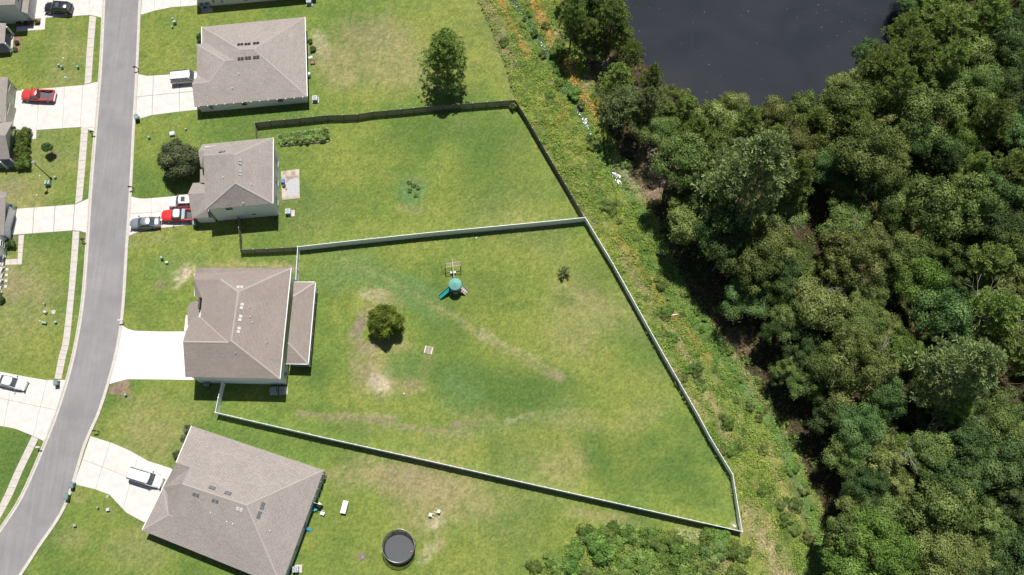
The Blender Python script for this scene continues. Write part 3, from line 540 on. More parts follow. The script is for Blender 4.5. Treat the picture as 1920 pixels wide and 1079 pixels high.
def window(h, O, a, b2, t, zc, wd=.9, ht=1.2, mat=None):    # on the wall from a to b2 at fraction t
    a, b2 = Vector((a[0], a[1], 0)), Vector((b2[0], b2[1], 0)); d = (b2 - a); p = a + d * t; d.normalize(); n = Vector((d.y, -d.x, 0)); ang = math.atan2(d.y, d.x)
    q3 = p + n * .03 - Vector(O); f = MB()
    for u, v, su, sv in ((0, ht / 2 + .04, wd + .2, .1), (0, -ht / 2 - .04, wd + .2, .1), (-wd / 2 - .05, 0, .1, ht), (wd / 2 + .05, 0, .1, ht), (0, 0, wd, .05)):
        f.box((q3.x + d.x * u, q3.y + d.y * u, zc + v), (su, .08, sv), ang)
    w = ob('window', mesh('window', f, M_WHITE), h); pn = MB().box((q3.x - n.x * .02, q3.y - n.y * .02, zc), (wd, .05, ht), ang); ob('pane', mesh('pane', pn, M_GLASS), w)
def Gz(z): return lambda x, y: G(x, y, z)
def V3(p, z): return Vector((p[0], p[1], z))
def c6(x, y): return (240 + x / 4.495, y / 4.495)
def c7(x, y): return (240 + x / 4.315, 230 + y / 4.315)
def c1(x, y): return (300 + x / 3.4794, 470 + y / 3.4794)
def c2(x, y): return (240 + x / 3.6075, 780 + y / 3.6075)

# house by the vegetable garden's neighbour: the northern single-storey one
e = 2.65; g6 = lambda x, y, z=e: G(*c6(x, y), z)
A, B, Cc, D = g6(622, 228), g6(1492, 145), g6(1510, 815), g6(560, 900)
R2_, R1_ = g6(1060, 415, 5.25), g6(945, 420, 5.25); SP = plane(D, Cc, R2_); NP = plane(A, B, R1_); EP = plane(B, Cc, R2_)
M1, M2, Gg, E_ = [GP(*c6(*p), SP) for p in ((815, 515), (890, 505), (685, 692), (540, 708))]
F_, K_, P_ = g6(582, 632), g6(580, 375), g6(622, 370); L_ = g6(655, 365, 2.75)
h, O, P = house('single-storey house with taupe hip roof and six small roof vents, beige minivan in its drive',
    [[A, B, R2_, R1_], [B, Cc, R2_], [D, Cc, R2_, R1_, M2, M1, Gg, E_], [A, R1_, M2, L_, P_], [P_, L_, M2, M1, K_], [K_, M1, Gg, F_], [F_, Gg, E_]],
    [A, B, Cc, D, F_, K_, P_], e, M_WALLG, M_ROOF1,
    caps=[(A, R1_), (B, R2_), (Cc, R2_), (R1_, R2_), (K_, M1), (M1, M2), (M1, Gg), (Gg, E_)],
    gutters=[(B, Cc), (A, P_)], gables=[[F_ + Vector((.35, 0, 0)), D + Vector((.4, 0, 0)), E_ + Vector((.45, 0, -.08))]])
roofvents(h, O, [(*c6(946, 377), NP, .1, M_BLACK), (*c6(1007, 373), NP, .1, M_BLACK), (*c6(1079, 366), NP, .1, M_BLACK), (*c6(949, 497), SP, .1, M_BLACK), (*c6(1010, 490), SP, .1, M_BLACK), (*c6(1079, 484), SP, .1, M_BLACK)])
vpipe(h, O, *c6(936, 628), SP); vpipe(h, O, *c6(880, 750), SP)
hs = sorted(range(len(P)), key=lambda i: P[i].y); so = sorted([P[hs[0]], P[hs[1]]], key=lambda p: p.x)
window(h, O, so[0], so[1], .42, 1.6); window(h, O, so[0], so[1], .76, 1.7); m = MB().box((so[0].x + 2 - O.x, so[0].y + .1 - O.y, 1.3), (.5, .2, .7)); ob('meter_box', mesh('meter_box', m, M_GREY), h)
br_me = mesh('eave_bracket', MB().box((0, 0, 0), (.14, .14, .12), .09), M_WHITE)
for k in range(13):                       # little brackets under the south eave
    t = (k + .5) / 13; p = D.lerp(Cc, t) - O; ob('eave_bracket', br_me, h, (p.x, p.y - .03, p.z - .05))

# two-storey house with patio
e = 5.7; g7 = lambda x, y, z=e: G(*c7(x, y), z)
A, B, Cc, D = g7(600, 178, 5.4), g7(1175, 122), g7(1172, 655), g7(622, 705)
T1, T2 = g7(858, 262, 8.3), g7(868, 490, 8.3); EP = plane(B, Cc, T2); SP = plane(Cc, D, T2); WP = plane(D, T2, T1)
U = g7(568, 235, 5.9); U2 = g7(615, 232, 5.9); V1 = g7(610, 268, 6.4); V2 = GP(*c7(825, 248), WP); Q1, Q2 = g7(590, 362, 5.0), g7(620, 365, 5.0); X1 = GP(*c7(650, 470), WP); X0 = g7(618, 475, 5.7)
foot = [g7(600, 178), B, Cc, D]
h, O, P = house('two-storey house with taupe roof and grey siding, back patio, red pickup in front',
    [[A, B, T1, V2, V1, U2, U], [B, Cc, T2, T1], [Cc, D, T2], [D, X0, X1, T1, T2], [V1, V2, T1, X1], [U, U2, V1, Q2, Q1], [V1, X1, X0, Q2]], foot, e, M_WALLG, M_ROOF3,
    caps=[(B, T1), (Cc, T2), (D, T2), (V1, V2)], gutters=[(B, Cc)], gables=[])
# garage wing
g0, g1_, g2_, g3_ = g7(485, 578, 4.3), g7(622, 572, 4.3), g7(640, 705, 3.6), g7(685, 768, 2.7)
ga, gb, gc, gd = g7(525, 490, 2.8), g7(622, 485, 2.8), g7(520, 777, 2.7), g7(642, 768, 2.7)
me = roof_faces_mesh([[ga, gb, g1_, g0], [g0, g1_, g2_, g3_, gc]], O); me.materials.append(M_ROOF3); rr = ob('garage_roof', me, h)
for a, b2 in ((g0, g1_),): pass
gw = inset([ga, gc, g3_, Vector((P[0].x if 0 else g3_.x, gb.y + 1, 0)), Vector((gb.x, gb.y, 0))], .3)
m = MB().prism([(p.x - O.x, p.y - O.y) for p in gw], -.04, 2.62); m.add([(p.x - O.x + .35, p.y - O.y, p.z - .1) for p in (ga, gc, g0)], [(0, 1, 2)]); ob('garage', mesh('garage', m, M_WALLG), h)
pr = [g7(583, 380, 3.1), g7(620, 375, 3.5), g7(622, 488, 3.5), g7(583, 486, 3.1)]; me = roof_faces_mesh([pr], O); me.materials.append(M_ROOF3); ob('porch_roof', me, h)
roofvents(h, O, [(*c7(909, 320), EP, 1.57, M_GREY), (*c7(909, 408), EP, 1.57, M_GREY), (*c7(760, 233), plane(A, B, T1), .05, M_GREY)])
vpipe(h, O, *c7(1000, 505), EP); vpipe(h, O, *c7(773, 448), plane(D, T1, T2)); vpipe(h, O, *c7(935, 655), SP)
PS = sorted(P, key=lambda p: -p.x); ea = sorted(PS[:2], key=lambda p: p.y)     # east wall, south end first
for t in (.18, .5, .82): window(h, O, ea[0], ea[1], t, 1.5, 1.1, 1.3)
for t in (.33, .68): window(h, O, ea[0], ea[1], t, 4.4, .8, .8)
sw = sorted(sorted(P, key=lambda p: p.y)[:2], key=lambda p: p.x); window(h, O, sw[0], sw[1], .31, 4.6, 1.1, 1.2); window(h, O, sw[0], sw[1], .62, 1.4, .7, .6)

# big two-storey house with screened porch
e = 5.8; g1 = lambda x, y, z=e: G(*c1(x, y), z)
A, B, Cc, D = g1(255, 112), g1(855, 115), g1(782, 838), g1(165, 825)
T1, T2 = g1(510, 270, 8.6), g1(465, 590, 8.6); NP = plane(A, B, T1); EP = plane(B, Cc, T2); SP = plane(Cc, D, T2)
E0 = GP(*c1(150, 595), SP); E1 = GP(*c1(445, 600), SP); W0 = g1(220, 190, 6.3); W1 = GP(*c1(395, 190), NP); W2 = g1(275, 310, 6.0); W3 = g1(228, 300, 5.2)
N0 = g1(225, 150, 5.6); WP = plane(T1, T2, W2)
G0 = g1(165, 540, 5.8); G1 = g1(210, 432, 5.8); G2 = GP(*c1(262, 435), WP)
pA, pB, pC, pD = g1(190, 345, 3.9), g1(262, 318, 4.6), g1(262, 430, 4.6), g1(180, 490, 3.9); pM = g1(178, 396, 3.9); pM2 = g1(260, 396, 4.6)
foot = [g1(215, 115), B, Cc, D, g1(170, 560), g1(225, 435), g1(262, 330), g1(225, 300)]
h, O, P = house('large house with brown hip roof, screened porch and bright concrete drive',
    [[A, B, T1, W1, W0, N0], [B, Cc, T2, T1], [D, Cc, T2, E1, E0], [W0, W1, W2, W3], [W1, T1, T2, E1, G2, W2], [G1, G2, E1, E0, G0]], foot, e - .5, M_WALLW, M_ROOF2,
    caps=[(B, T1), (Cc, T2), (T1, T2), (E0, E1), (T1, W1), (G2, E1)], gutters=[(B, Cc), (N0, W3)], gables=[[D + Vector((.4, .1, -.1)), E0 + Vector((.4, 0, -.1)), G0 + Vector((.4, 0, -.1))]])
me = roof_faces_mesh([[pA, pB, pM2, pM], [pM, pM2, pC, pD]], O); me.materials.append(M_ROOF2); ob('entry_roof', me, h)
m = MB().box((g1(258, 345, 5.2).x - O.x, g1(258, 345, 5.2).y - O.y, 5.0), (.25, 1.7, .9)); ob('shadow_gap', mesh('shadow_gap', m, M_BLACK), h)  # black box stands in for the dark shadow in the gap above the entry
roofvents(h, O, [(*c1(522, 240), NP, .05, M_LGREY), (*c1(534, 364), EP, 1.45, M_LGREY), (*c1(524, 442), EP, 1.45, M_LGREY), (*c1(514, 520), EP, 1.45, M_LGREY)])
vpipe(h, O, *c1(590, 434), EP); vpipe(h, O, *c1(606, 469), EP); vpipe(h, O, *c1(588, 375), EP, M_GREY); vpipe(h, O, *c1(700, 603), EP, M_GREY); vpipe(h, O, *c1(495, 671), SP, M_GREY)
SE = min(P, key=lambda p: (p - Cc.xy).length); SW = min(P, key=lambda p: (p - D.xy).length); NE = min(P, key=lambda p: (p - B.xy).length)
window(h, O, SW, SE, .42, 4.9, 1.0, .8); window(h, O, SE, NE, .07, 1.5, 1.0, 1.4); window(h, O, SE, NE, .30, 4.4, .9, .6); window(h, O, SE, NE, .60, 4.4, .9, .6); window(h, O, SE, NE, .88, 4.4, .9, .6)
# screened porch: roof, posts, rails, screen panels
e2 = 2.75; q0, q1, q2_, q3 = g1(872, 206, 2.8), g1(1015, 206, e2), g1(968, 742, e2), g1(825, 738, 2.8); r0, r1 = g1(868, 300, 4.2), g1(835, 602, 4.2)
me = roof_faces_mesh([[q0, q1, r0], [r0, q1, q2_, r1], [r1, q2_, q3]], O, .16); me.materials.append(M_ROOF2); pr = ob('porch_roof', me, h)
for a, b2 in ((r0, q1), (r1, q2_)):
    d = b2 - a; n = Vector((-d.y, d.x, 0)).normalized() * .15; m = MB().add([a - O + n, a - O + Vector((0, 0, .05)), a - O - n, b2 - O + n, b2 - O + Vector((0, 0, .05)), b2 - O - n], [(0, 1, 4, 3), (1, 2, 5, 4)]); ob('ridge_cap', mesh('ridge_cap', m, M_CAP), pr)
for a, b2 in ((q0, q1), (q1, q2_), (q2_, q3)):
    m = MB(); a1, b1 = a - O, b2 - O; d = (b1 - a1).normalized(); m.box(((a1 + b1).x / 2, (a1 + b1).y / 2, e2 - .06), ((b1 - a1).length + .1, .13, .17), math.atan2(d.y, d.x)); ob('porch_beam', mesh('porch_beam', m, M_WHITE), h)
pc = inset([q0, q1, q2_, q3], .25); m = MB().prism([(p.x - O.x, p.y - O.y) for p in pc], -.03, .14); ob('porch_floor', mesh('porch_floor', m, M_CONC2), h)
em = sorted(sorted(pc, key=lambda p: -p.x)[:2], key=lambda p: p.y)
for k in range(6):
    p = em[0].lerp(em[1], k / 5); m = MB().box((p.x - O.x, p.y - O.y, 1.4), (.14, .14, 2.6)); ob('porch_post', mesh('porch_post', m, M_WHITE), h)
    if k < 5:
        p2 = em[0].lerp(em[1], (k + .5) / 5); an = math.atan2(em[1].y - em[0].y, em[1].x - em[0].x); m = MB().box((p2.x - O.x, p2.y - O.y, 1.0), (2.6, .06, .08), an); ob('porch_rail', mesh('porch_rail', m, M_WHITE), h); m = MB().box((p2.x - O.x, p2.y - O.y, .25), (2.6, .06, .1), an); ob('porch_rail', mesh('porch_rail', m, M_WHITE), h)

# southern house turned to the curve of the road
e = 2.7; g2 = lambda x, y, z=e: G(*c2(x, y), z)
A, B, D = g2(430, 68), g2(1325, 368), g2(95, 775); T2 = g2(800, 605, 6.1); NP = plane(A, B, T2); T1 = GP(*c2(365, 460), NP)
eb = g2(1065, 1075); Cc = B + (eb - B) * 1.11; SP = plane(D, T1, T2); EP = plane(B, T2, eb)
K1 = GP(*c2(275, 672), SP); K2 = GP(*c2(308, 680), SP); H0 = g2(238, 484, 2.75); J = g2(268, 532, 3.3); W0 = GP(*c2(326, 316), NP); W1 = GP(*c2(420, 350), NP)
h, O, P = house('single-storey house with big grey hip roof, white minivan parked in front',
    [[A, B, T2, T1, W1, W0], [B, Cc, T2], [D, K1, K2, T1, T2, Cc], [W0, W1, T1, J, H0], [H0, J, T1, K2, K1], [H0, K1, D]], [A, B, Cc, D, H0, W0], e, M_WALLB, M_ROOF1,
    caps=[(B, T2), (Cc, T2), (T1, T2), (D, K1), (H0, K1), (K1, K2)], gutters=[(A, W0), (D, H0)], insetd=.16)
roofvents(h, O, [(*c2(568, 487), NP, -.3, M_VENT), (*c2(676, 523), NP, -.3, M_VENT), (*c2(461, 536), SP, -.3, M_VENT), (*c2(590, 577), SP, -.3, M_VENT), (*c2(754, 633), SP, -.3, M_LGREY), (*c2(910, 609), EP, 1.3, M_VENT), (*c2(886, 671), EP, 1.3, M_VENT)])
vpipe(h, O, *c2(711, 732), SP); vpipe(h, O, *c2(562, 658), SP); vpipe(h, O, *c2(962, 780), EP); vpipe(h, O, *c2(671, 717), SP)
SE = min(P, key=lambda p: (p - Cc.xy).length); NE = min(P, key=lambda p: (p - B.xy).length)
window(h, O, SE, NE, .52, 1.5, .9, 1.0); window(h, O, SE, NE, .32, 1.5, .9, 1.0)
d = (NE - SE).normalized(); n2_ = Vector((d.y, -d.x)); 
for k in range(4):                        # corner porch posts and rail
    p = NE - d * (.4 + k * 1.1) + n2_ * .22; m = MB().box((p.x - O.x, p.y - O.y, 1.25), (.12, .12, 2.5)); ob('porch_post', mesh('porch_post', m, M_GREY), h)
p = NE - d * 2.05 + n2_ * .22; m = MB().box((p.x - O.x, p.y - O.y, 1.0), (3.6, .07, .08), math.atan2(d.y, d.x)); ob('porch_rail', mesh('porch_rail', m, M_LGREY), h)
p = NE - d * 4.6 + n2_ * .7; m = MB().box((p.x - O.x, p.y - O.y, 1.1), (1.3, .05, 2.0), math.atan2(n2_.y, n2_.x)); ob('screen_door', mesh('screen_door', m, M_LGREY), h)
HS = h

# house cut off by the top edge: only its south wall shows
p0, p1 = G(377, 13.5), G(591, -6); up = Vector((p1.y - p0.y, -(p1.x - p0.x), 0)).normalized() * -1
if up.y < 0: up = -up
a, b2 = p0 - (p1 - p0).normalized() * .4 - up * .4, p1 + (p1 - p0).normalized() * .4 - up * .4; a, b2 = Vector((a.x, a.y, 2.7)), Vector((b2.x, b2.y, 2.7)); c_, d_ = b2 + up * 14, a + up * 14
m0, m1 = (a + d_) / 2 + (b2 - a).normalized() * 5.5, (b2 + c_) / 2 - (b2 - a).normalized() * 5.5; m0.z = m1.z = 5.3
h, O, P = house('house at the top edge of the photo with only its pale side wall in view', [[a, b2, m1, m0], [b2, c_, m1], [c_, d_, m0, m1], [d_, a, m0]], [a, b2, c_, d_], 2.7, M_WALLP, M_ROOF3)
so = sorted(sorted(P, key=lambda p: p.y)[:2], key=lambda p: p.x)
m = MB()
for k in range(14):
    t0, t1 = k * .45, (k + 1) * .45; q = so[0].lerp(so[1], .40)
    m.tube((q.x - O.x + .33 * math.cos(t0), q.y - O.y - .1, 1.0 + .33 * math.sin(t0)), (q.x - O.x + .33 * math.cos(t1), q.y - O.y - .1, 1.0 + .33 * math.sin(t1)), .035)
ob('hose', mesh('hose', m, M_BLACK), h)
for t, zz in ((.13, 1.4), (.20, 1.1)): q = so[0].lerp(so[1], t); m = MB().box((q.x - O.x, q.y - O.y - .08, zz), (.3, .14, .5)); ob('meter_box', mesh('meter_box', m, M_GREY), h)

# ---- west side of the road
def simple_house(label, blocks, wallmat, roofmat):
    """blocks: (footprint, eave, roof faces)"""
    O = sum([Vector((p.x, p.y, 0)) for p in blocks[0][0]], Vector()) / len(blocks[0][0]); h = thing('house', label, 'house', O)
    for i, (ft, ev, faces) in enumerate(blocks):
        m = MB().prism([(p.x - O.x, p.y - O.y) for p in ccw(ft)], -.05 + i * .003, ev - .06); ob('wall', mesh('wall', m, wallmat), h)
        if faces: me = roof_faces_mesh(faces, O); me.materials.append(roofmat); ob('roof', me, h)
    return h, O
def gable_wall(h, O, pts, mat):
    m = MB(); m.add([(p.x - O.x, p.y - O.y, p.z) for p in pts] + [(p.x - O.x - .12, p.y - O.y, p.z) for p in pts], [(0, 1, 2), (3, 5, 4), (0, 1, 4, 3), (1, 2, 5, 4), (2, 0, 3, 5)]); ob('gable', mesh('gable', m, mat), h)
def column(h, O, x, y, zt=2.5, s=.22):
    p = G(x, y); m = MB().box((p.x - O.x, p.y - O.y, zt / 2), (s, s, zt)); m.box((p.x - O.x, p.y - O.y, .2), (s + .1, s + .1, .3)); ob('porch_column', mesh('porch_column', m, M_WHITE), h)
# A: top left corner
se = G(55.5, 43); t = Vector((-.05, 1, 0)).normalized(); w_ = Vector((-1, -.07, 0)); ft = [se, se + t * 12, se + t * 12 + w_ * 12, se + w_ * 12]
ez = lambda p, z: Vector((p.x, p.y, z)); a, b2, c_, d_ = [ez(p, 5.8) for p in inset(ft, -.35)]; 
rs = sorted([a, b2, c_, d_], key=lambda p: (p.y, p.x)); SWc, SEc = sorted(rs[:2], key=lambda p: p.x); NWc, NEc = sorted(rs[2:], key=lambda p: p.x)
r1_, r2_ = (SWc + NWc) / 2 + Vector((4, 0, 2.2)), (SEc + NEc) / 2 + Vector((-4, 0, 2.2))
gse = G(64, 40.5); fg = [gse, gse + t * 9, se + t * 9.2, se + t * .4]; f2 = [ez(p, 2.8) for p in inset(fg, -.3)]; f2s = sorted(f2, key=lambda p: p.x); 
lo = [ez(p, 3.4) for p in f2s[:2]]; hi = f2s[2:]; lo.sort(key=lambda p: p.y); hi.sort(key=lambda p: p.y)
h, O = simple_house('grey house at the top left corner with brown mulch beds and dark SUV', [(ft, 5.8, [[SWc, SEc, r2_, r1_], [SEc, NEc, r2_], [NEc, NWc, r1_, r2_], [NWc, SWc, r1_]]), (fg, 2.8, [[lo[0], hi[0], hi[1], lo[1]]])], M_WALLC, M_ROOF3)
window(h, O, se, se + t * 10, .16, 4.7, .9, 1.2)
m = MB().box((gse.x + .02 - O.x + t.x * 3, gse.y - O.y + t.y * 3, 1.1), (.08, 4.6, 2.1), .05); ob('garage_door', mesh('garage_door', m, M_LGREY), h)
pA = [G(-30, 40, 2.9), G(11.5, 40.5, 2.6), G(8.5, 81.5, 2.6), G(-30, 83, 2.9)]; me = roof_faces_mesh([pA], O); me.materials.append(M_ROOF3); ob('porch_roof', me, h)
column(h, O, 26, 66, 2.5); column(h, O, 23.5, 96.5, 2.5)
m = MB().prism([(p.x - O.x, p.y - O.y) for p in ccw(gp([(-20, 62), (27, 66), (24, 98), (-20, 100)]))], -.02, .16); ob('porch_floor', mesh('porch_floor', m, M_CONC2), h)
# B: middle, with flag
e = 2.7; b = lambda x, y, z=e: G(x / 5.39, 130 + y / 5.39, z)
n0, n1_, s0, g0_ = b(82, 80), b(44, 535), b(132, 532), b(56, 668, 4.9)
wx = -16
h, O = simple_house('greenish house behind the hedge on the left edge, red pickup in its drive', [([G(29, 162), G(25, 243), G(-60, 246), G(-60, 158)], e, [[n0, n1_, b(-420, 520, 6.0), b(-420, 90, 5.0)]]), ([G(24, 240), G(20, 302), G(-60, 305), G(-60, 243)], e, [[s0, g0_, b(-420, 672, 4.9), b(-420, 555, 3.2)], [g0_, b(101, 908), b(-420, 925), b(-420, 672, 4.9)]])], M_WALLS, M_ROOF3)
gable_wall(h, O, [s0 + Vector((-.3, -.3, -.1)), b(101, 908) + Vector((-.3, .3, -.1)), g0_ + Vector((-.3, 0, -.1))], M_WALLS)
for y0, y1 in ((170, 196), (205, 229)):
    p, q_ = G(27.6, y0), G(26.2, y1); m = MB().box(((p.x + q_.x) / 2 - O.x + .1, (p.y + q_.y) / 2 - O.y, 1.05), (.08, (p - q_).length, 2.1), -.06); ob('garage_door', mesh('garage_door', m, simple('door_sage', (.42, .42, .33), .6)), h)
column(h, O, 31, 244, 2.5); column(h, O, 33.5, 311, 2.5); column(h, O, 15, 316, 2.5)
m = MB().prism([(p.x - O.x, p.y - O.y) for p in ccw(gp([(10, 255), (31, 256), (34, 313), (-10, 316)]))], -.02, .16); ob('porch_floor', mesh('porch_floor', m, M_CONC2), h)
# C: lower, pale with white porch rail
c = lambda x, y, z=e: G(x / 5.14, 350 + y / 5.14, z)
a0, a1, a2, w0_ = c(56, 103, 4.7), c(66, 150, 2.8), c(40, 470, 2.7), c(0, 105, 4.7)
h, O = simple_house('pale blue-white house on the left edge with small square stepping stones beside it', [([G(24.5, 388), G(20.5, 449), G(-60, 452), G(-60, 385)], e, [[a0, a2, c(-400, 455), c(-400, 105, 4.7)], [a0, c(-400, 105, 4.7), c(-400, -60, 2.7), c(70, 60, 2.7)]]), ([G(15.5, 449), G(11.5, 482), G(-60, 485), G(-60, 452)], e, [])], M_WALLW, M_ROOF3)
p, q_ = G(24, 396), G(21, 443); m = MB().box(((p.x + q_.x) / 2 - O.x + .12, (p.y + q_.y) / 2 - O.y, 1.05), (.08, (p - q_).length, 2.1), -.08); ob('garage_door', mesh('garage_door', m, M_WHITE), h)
p, q_ = G(12.5, 455), G(10.2, 480); window(h, O, G(14.8, 470), G(15.2, 455), .3, 1.8, .8, 1.1)
column(h, O, 10.5, 482.5, 2.4, .16); column(h, O, 8, 503, 2.4, .16); column(h, O, 6, 526, 2.4, .16); column(h, O, 4, 549, 2.4, .16)
for k in range(3): 
    p, q_ = G(10.5 - 2.2 * k, 482.5 + 22 * k), G(8.3 - 2.2 * k, 504.5 + 22 * k); m = MB().box(((p.x + q_.x) / 2 - O.x, (p.y + q_.y) / 2 - O.y, 2.35), (.12, (p - q_).length, .14), -.1); ob('porch_beam', mesh('porch_beam', m, M_WHITE), h); m = MB().box(((p.x + q_.x) / 2 - O.x, (p.y + q_.y) / 2 - O.y, .9), (.06, (p - q_).length, .06), -.1); ob('porch_rail', mesh('porch_rail', m, M_WHITE), h)
m = MB().prism([(p.x - O.x, p.y - O.y) for p in ccw(gp([(-40, 482), (9, 482), (3, 551), (-40, 553)]))], -.02, .16); ob('porch_floor', mesh('porch_floor', m, M_CONC2), h)
# ------------------------------------------------------------------ vehicles (front towards +x in their own frame)
def loft(mb, secs):
    n = len(secs[0]); o = []
    for s_ in secs: o += s_
    fs = []
    for k in range(len(secs) - 1):
        for i in range(n - 1): fs.append((k * n + i, k * n + i + 1, (k + 1) * n + i + 1, (k + 1) * n + i))
    fs += [tuple(range(n))[::-1], tuple(range((len(secs) - 1) * n, len(secs) * n))]
    return mb.add(o, fs)
def ring(x, w, zb, zt, cr=.06): return [(x, -w * .94, zb), (x, -w, zb + .22), (x, -w, zt - .16), (x, -w * .93, zt - .03), (x, -w * .5, zt + cr * .8), (x, 0, zt + cr), (x, w * .5, zt + cr * .8), (x, w * .93, zt - .03), (x, w, zt - .16), (x, w, zb + .22), (x, w * .94, zb)]
def wheels(t, xs, w, r):
    for x in xs:
        for sgn in (-1, 1):
            m = MB().tube((x, sgn * (w - .20), r), (x, sgn * (w + .015), r), r, n=16); wh = part('wheel', m, M_DARK, t)
            m = MB().tube((x, sgn * (w + .005), r), (x, sgn * (w + .03), r), r * .6, r * .5, n=10); part('rim', m, M_LGREY, wh)
def cabin(t, xb0, xb1, xt0, xt1, wb, wt, zb, zt, pnt, roofmat=None, sunroof=False, rails=False, side=M_GLASS):
    m = MB(); lv = [(0, xb0, xb1, wb), (1, xt0, xt1, wt)]
    def rr(x0, x1, w, z): c = .16; return [(x0 + c, -w, z), (x1 - c * 1.3, -w, z), (x1, -w * .72, z), (x1 + .05, 0, z), (x1, w * .72, z), (x1 - c * 1.3, w, z), (x0 + c, w, z), (x0, w * .8, z), (x0 - .03, 0, z), (x0, -w * .8, z)]
    a, b = rr(xb0, xb1, wb, zb), rr(xt0, xt1, wt, zt); n = len(a); m.add(a + b, [tuple(range(n, 2 * n))] + [(i, (i + 1) % n, n + (i + 1) % n, n + i) for i in range(n)]); part('cabin_glass', m, side, t)
    m = MB(); r1 = rr(xt0 - .03, xt1 + .04, wt + .015, zt - .02); r2 = rr(xt0 + .06, xt1 - .06, wt - .08, zt + .055); m.add(r1 + r2, [tuple(range(n))[::-1], tuple(range(n, 2 * n))] + [(i, (i + 1) % n, n + (i + 1) % n, n + i) for i in range(n)])
    rp = part('roof_panel', m, roofmat or pnt, t, True)
    xm = (xt0 + xt1) / 2
    for sg in (-1, 1):
        for q0, q1, r in (((xb1 - .12, sg * wb * .97, zb), (xt1 - .1, sg * wt, zt), .045), ((xb0 + .1, sg * wb * .97, zb), (xt0 + .1, sg * wt, zt), .06), ((xm, sg * wb * .985, zb), (xm, sg * wt * 1.01, zt), .045)): part('pillar', MB().tube(q0, q1, r, n=5), pnt, t)
    if sunroof: part('sunroof', MB().box(((xt0 + xt1) / 2 + (xt1 - xt0) * .2, 0, zt + .055), ((xt1 - xt0) * .26, wt * 1.1, .03)), M_GLASS, t)
    if rails:
        for sg in (-1, 1): part('roof_rail', MB().box(((xt0 + xt1) / 2 - .1, sg * (wt - .1), zt + .10), (xt1 - xt0 - .3, .09, .07)), M_DARK, t)
def lamps(t, xf, xr, w, z):
    for sg in (-1, 1):
        part('headlight', MB().box((xf - .10, sg * w * .74, z), (.26, .34, .16), -sg * .35), M_LIGHT, t); part('tail_light', MB().box((xr + .06, sg * w * .86, z + .08), (.14, .22, .28)), M_TAIL, t)
        part('side_mirror', MB().box((xf * .36, sg * (w + .10), z + .35), (.14, .22, .15)), M_DARK, t)
def car(label, cat, kind, px, py, deg, pnt, **k):
    # k: roof, sunroof, rails
    p = G(px, py, .8); t = thing({'sedan': 'sedan', 'suv': 'suv', 'minivan': 'minivan'}[kind], label, cat, (p.x, p.y, .05), R(deg)); r = math.radians
    if kind == 'sedan': Ln, w, zb_, prof = 2.42, .91, .22, [(-1, .72, .72), (-.97, .90, .84), (-.8, .98, .92), (-.55, 1, .95), (0, 1, .93), (.42, 1, .93), (.7, .97, .86), (.88, .90, .76), (.97, .78, .66), (1, .62, .58)]; cb = (-1.75, 1.15, -1.0, .42, .82, .68, .90, 1.40); wr = .33
    elif kind == 'suv': Ln, w, zb_, prof = 2.42, .96, .28, [(-1, .78, .92), (-.96, .93, 1.02), (-.8, .98, 1.06), (-.4, 1, 1.07), (.1, 1, 1.06), (.5, .99, 1.05), (.78, .96, .98), (.92, .88, .86), (.98, .76, .74), (1, .62, .66)]; cb = (-2.25, 1.2, -1.95, .55, .89, .78, 1.02, 1.66); wr = .37
    else: Ln, w, zb_, prof = 2.55, .99, .24, [(-1, .82, .95), (-.98, .94, 1.0), (-.8, .99, 1.02), (-.2, 1, 1.02), (.4, 1, 1.0), (.62, .98, .96), (.82, .92, .84), (.94, .80, .72), (1, .60, .58)]; cb = (-2.5, 1.45, -2.42, .85, .93, .88, .98, 1.66); wr = .34
    m = loft(MB(), [ring(x * Ln, w * ww, zb_, z) for x, ww, z in prof]); part('body', m, pnt, t, True)
    cabin(t, *cb[:8], pnt, k.get('roof'), k.get('sunroof', False), k.get('rails', False))
    wheels(t, (-Ln * .60, Ln * .60), w - .01, wr); lamps(t, Ln, -Ln, w, .72 if kind == 'sedan' else .80)
    part('front_bumper', MB().box((Ln - .14, 0, .42), (.24, w * 1.3, .2)), M_DARK, t)
    part('windscreen_wiper', MB().tube((Ln * .44, -.5, cb[6] + .07), (Ln * .42, .3, cb[6] + .08), .018, n=4), M_DARK, t)
    return t
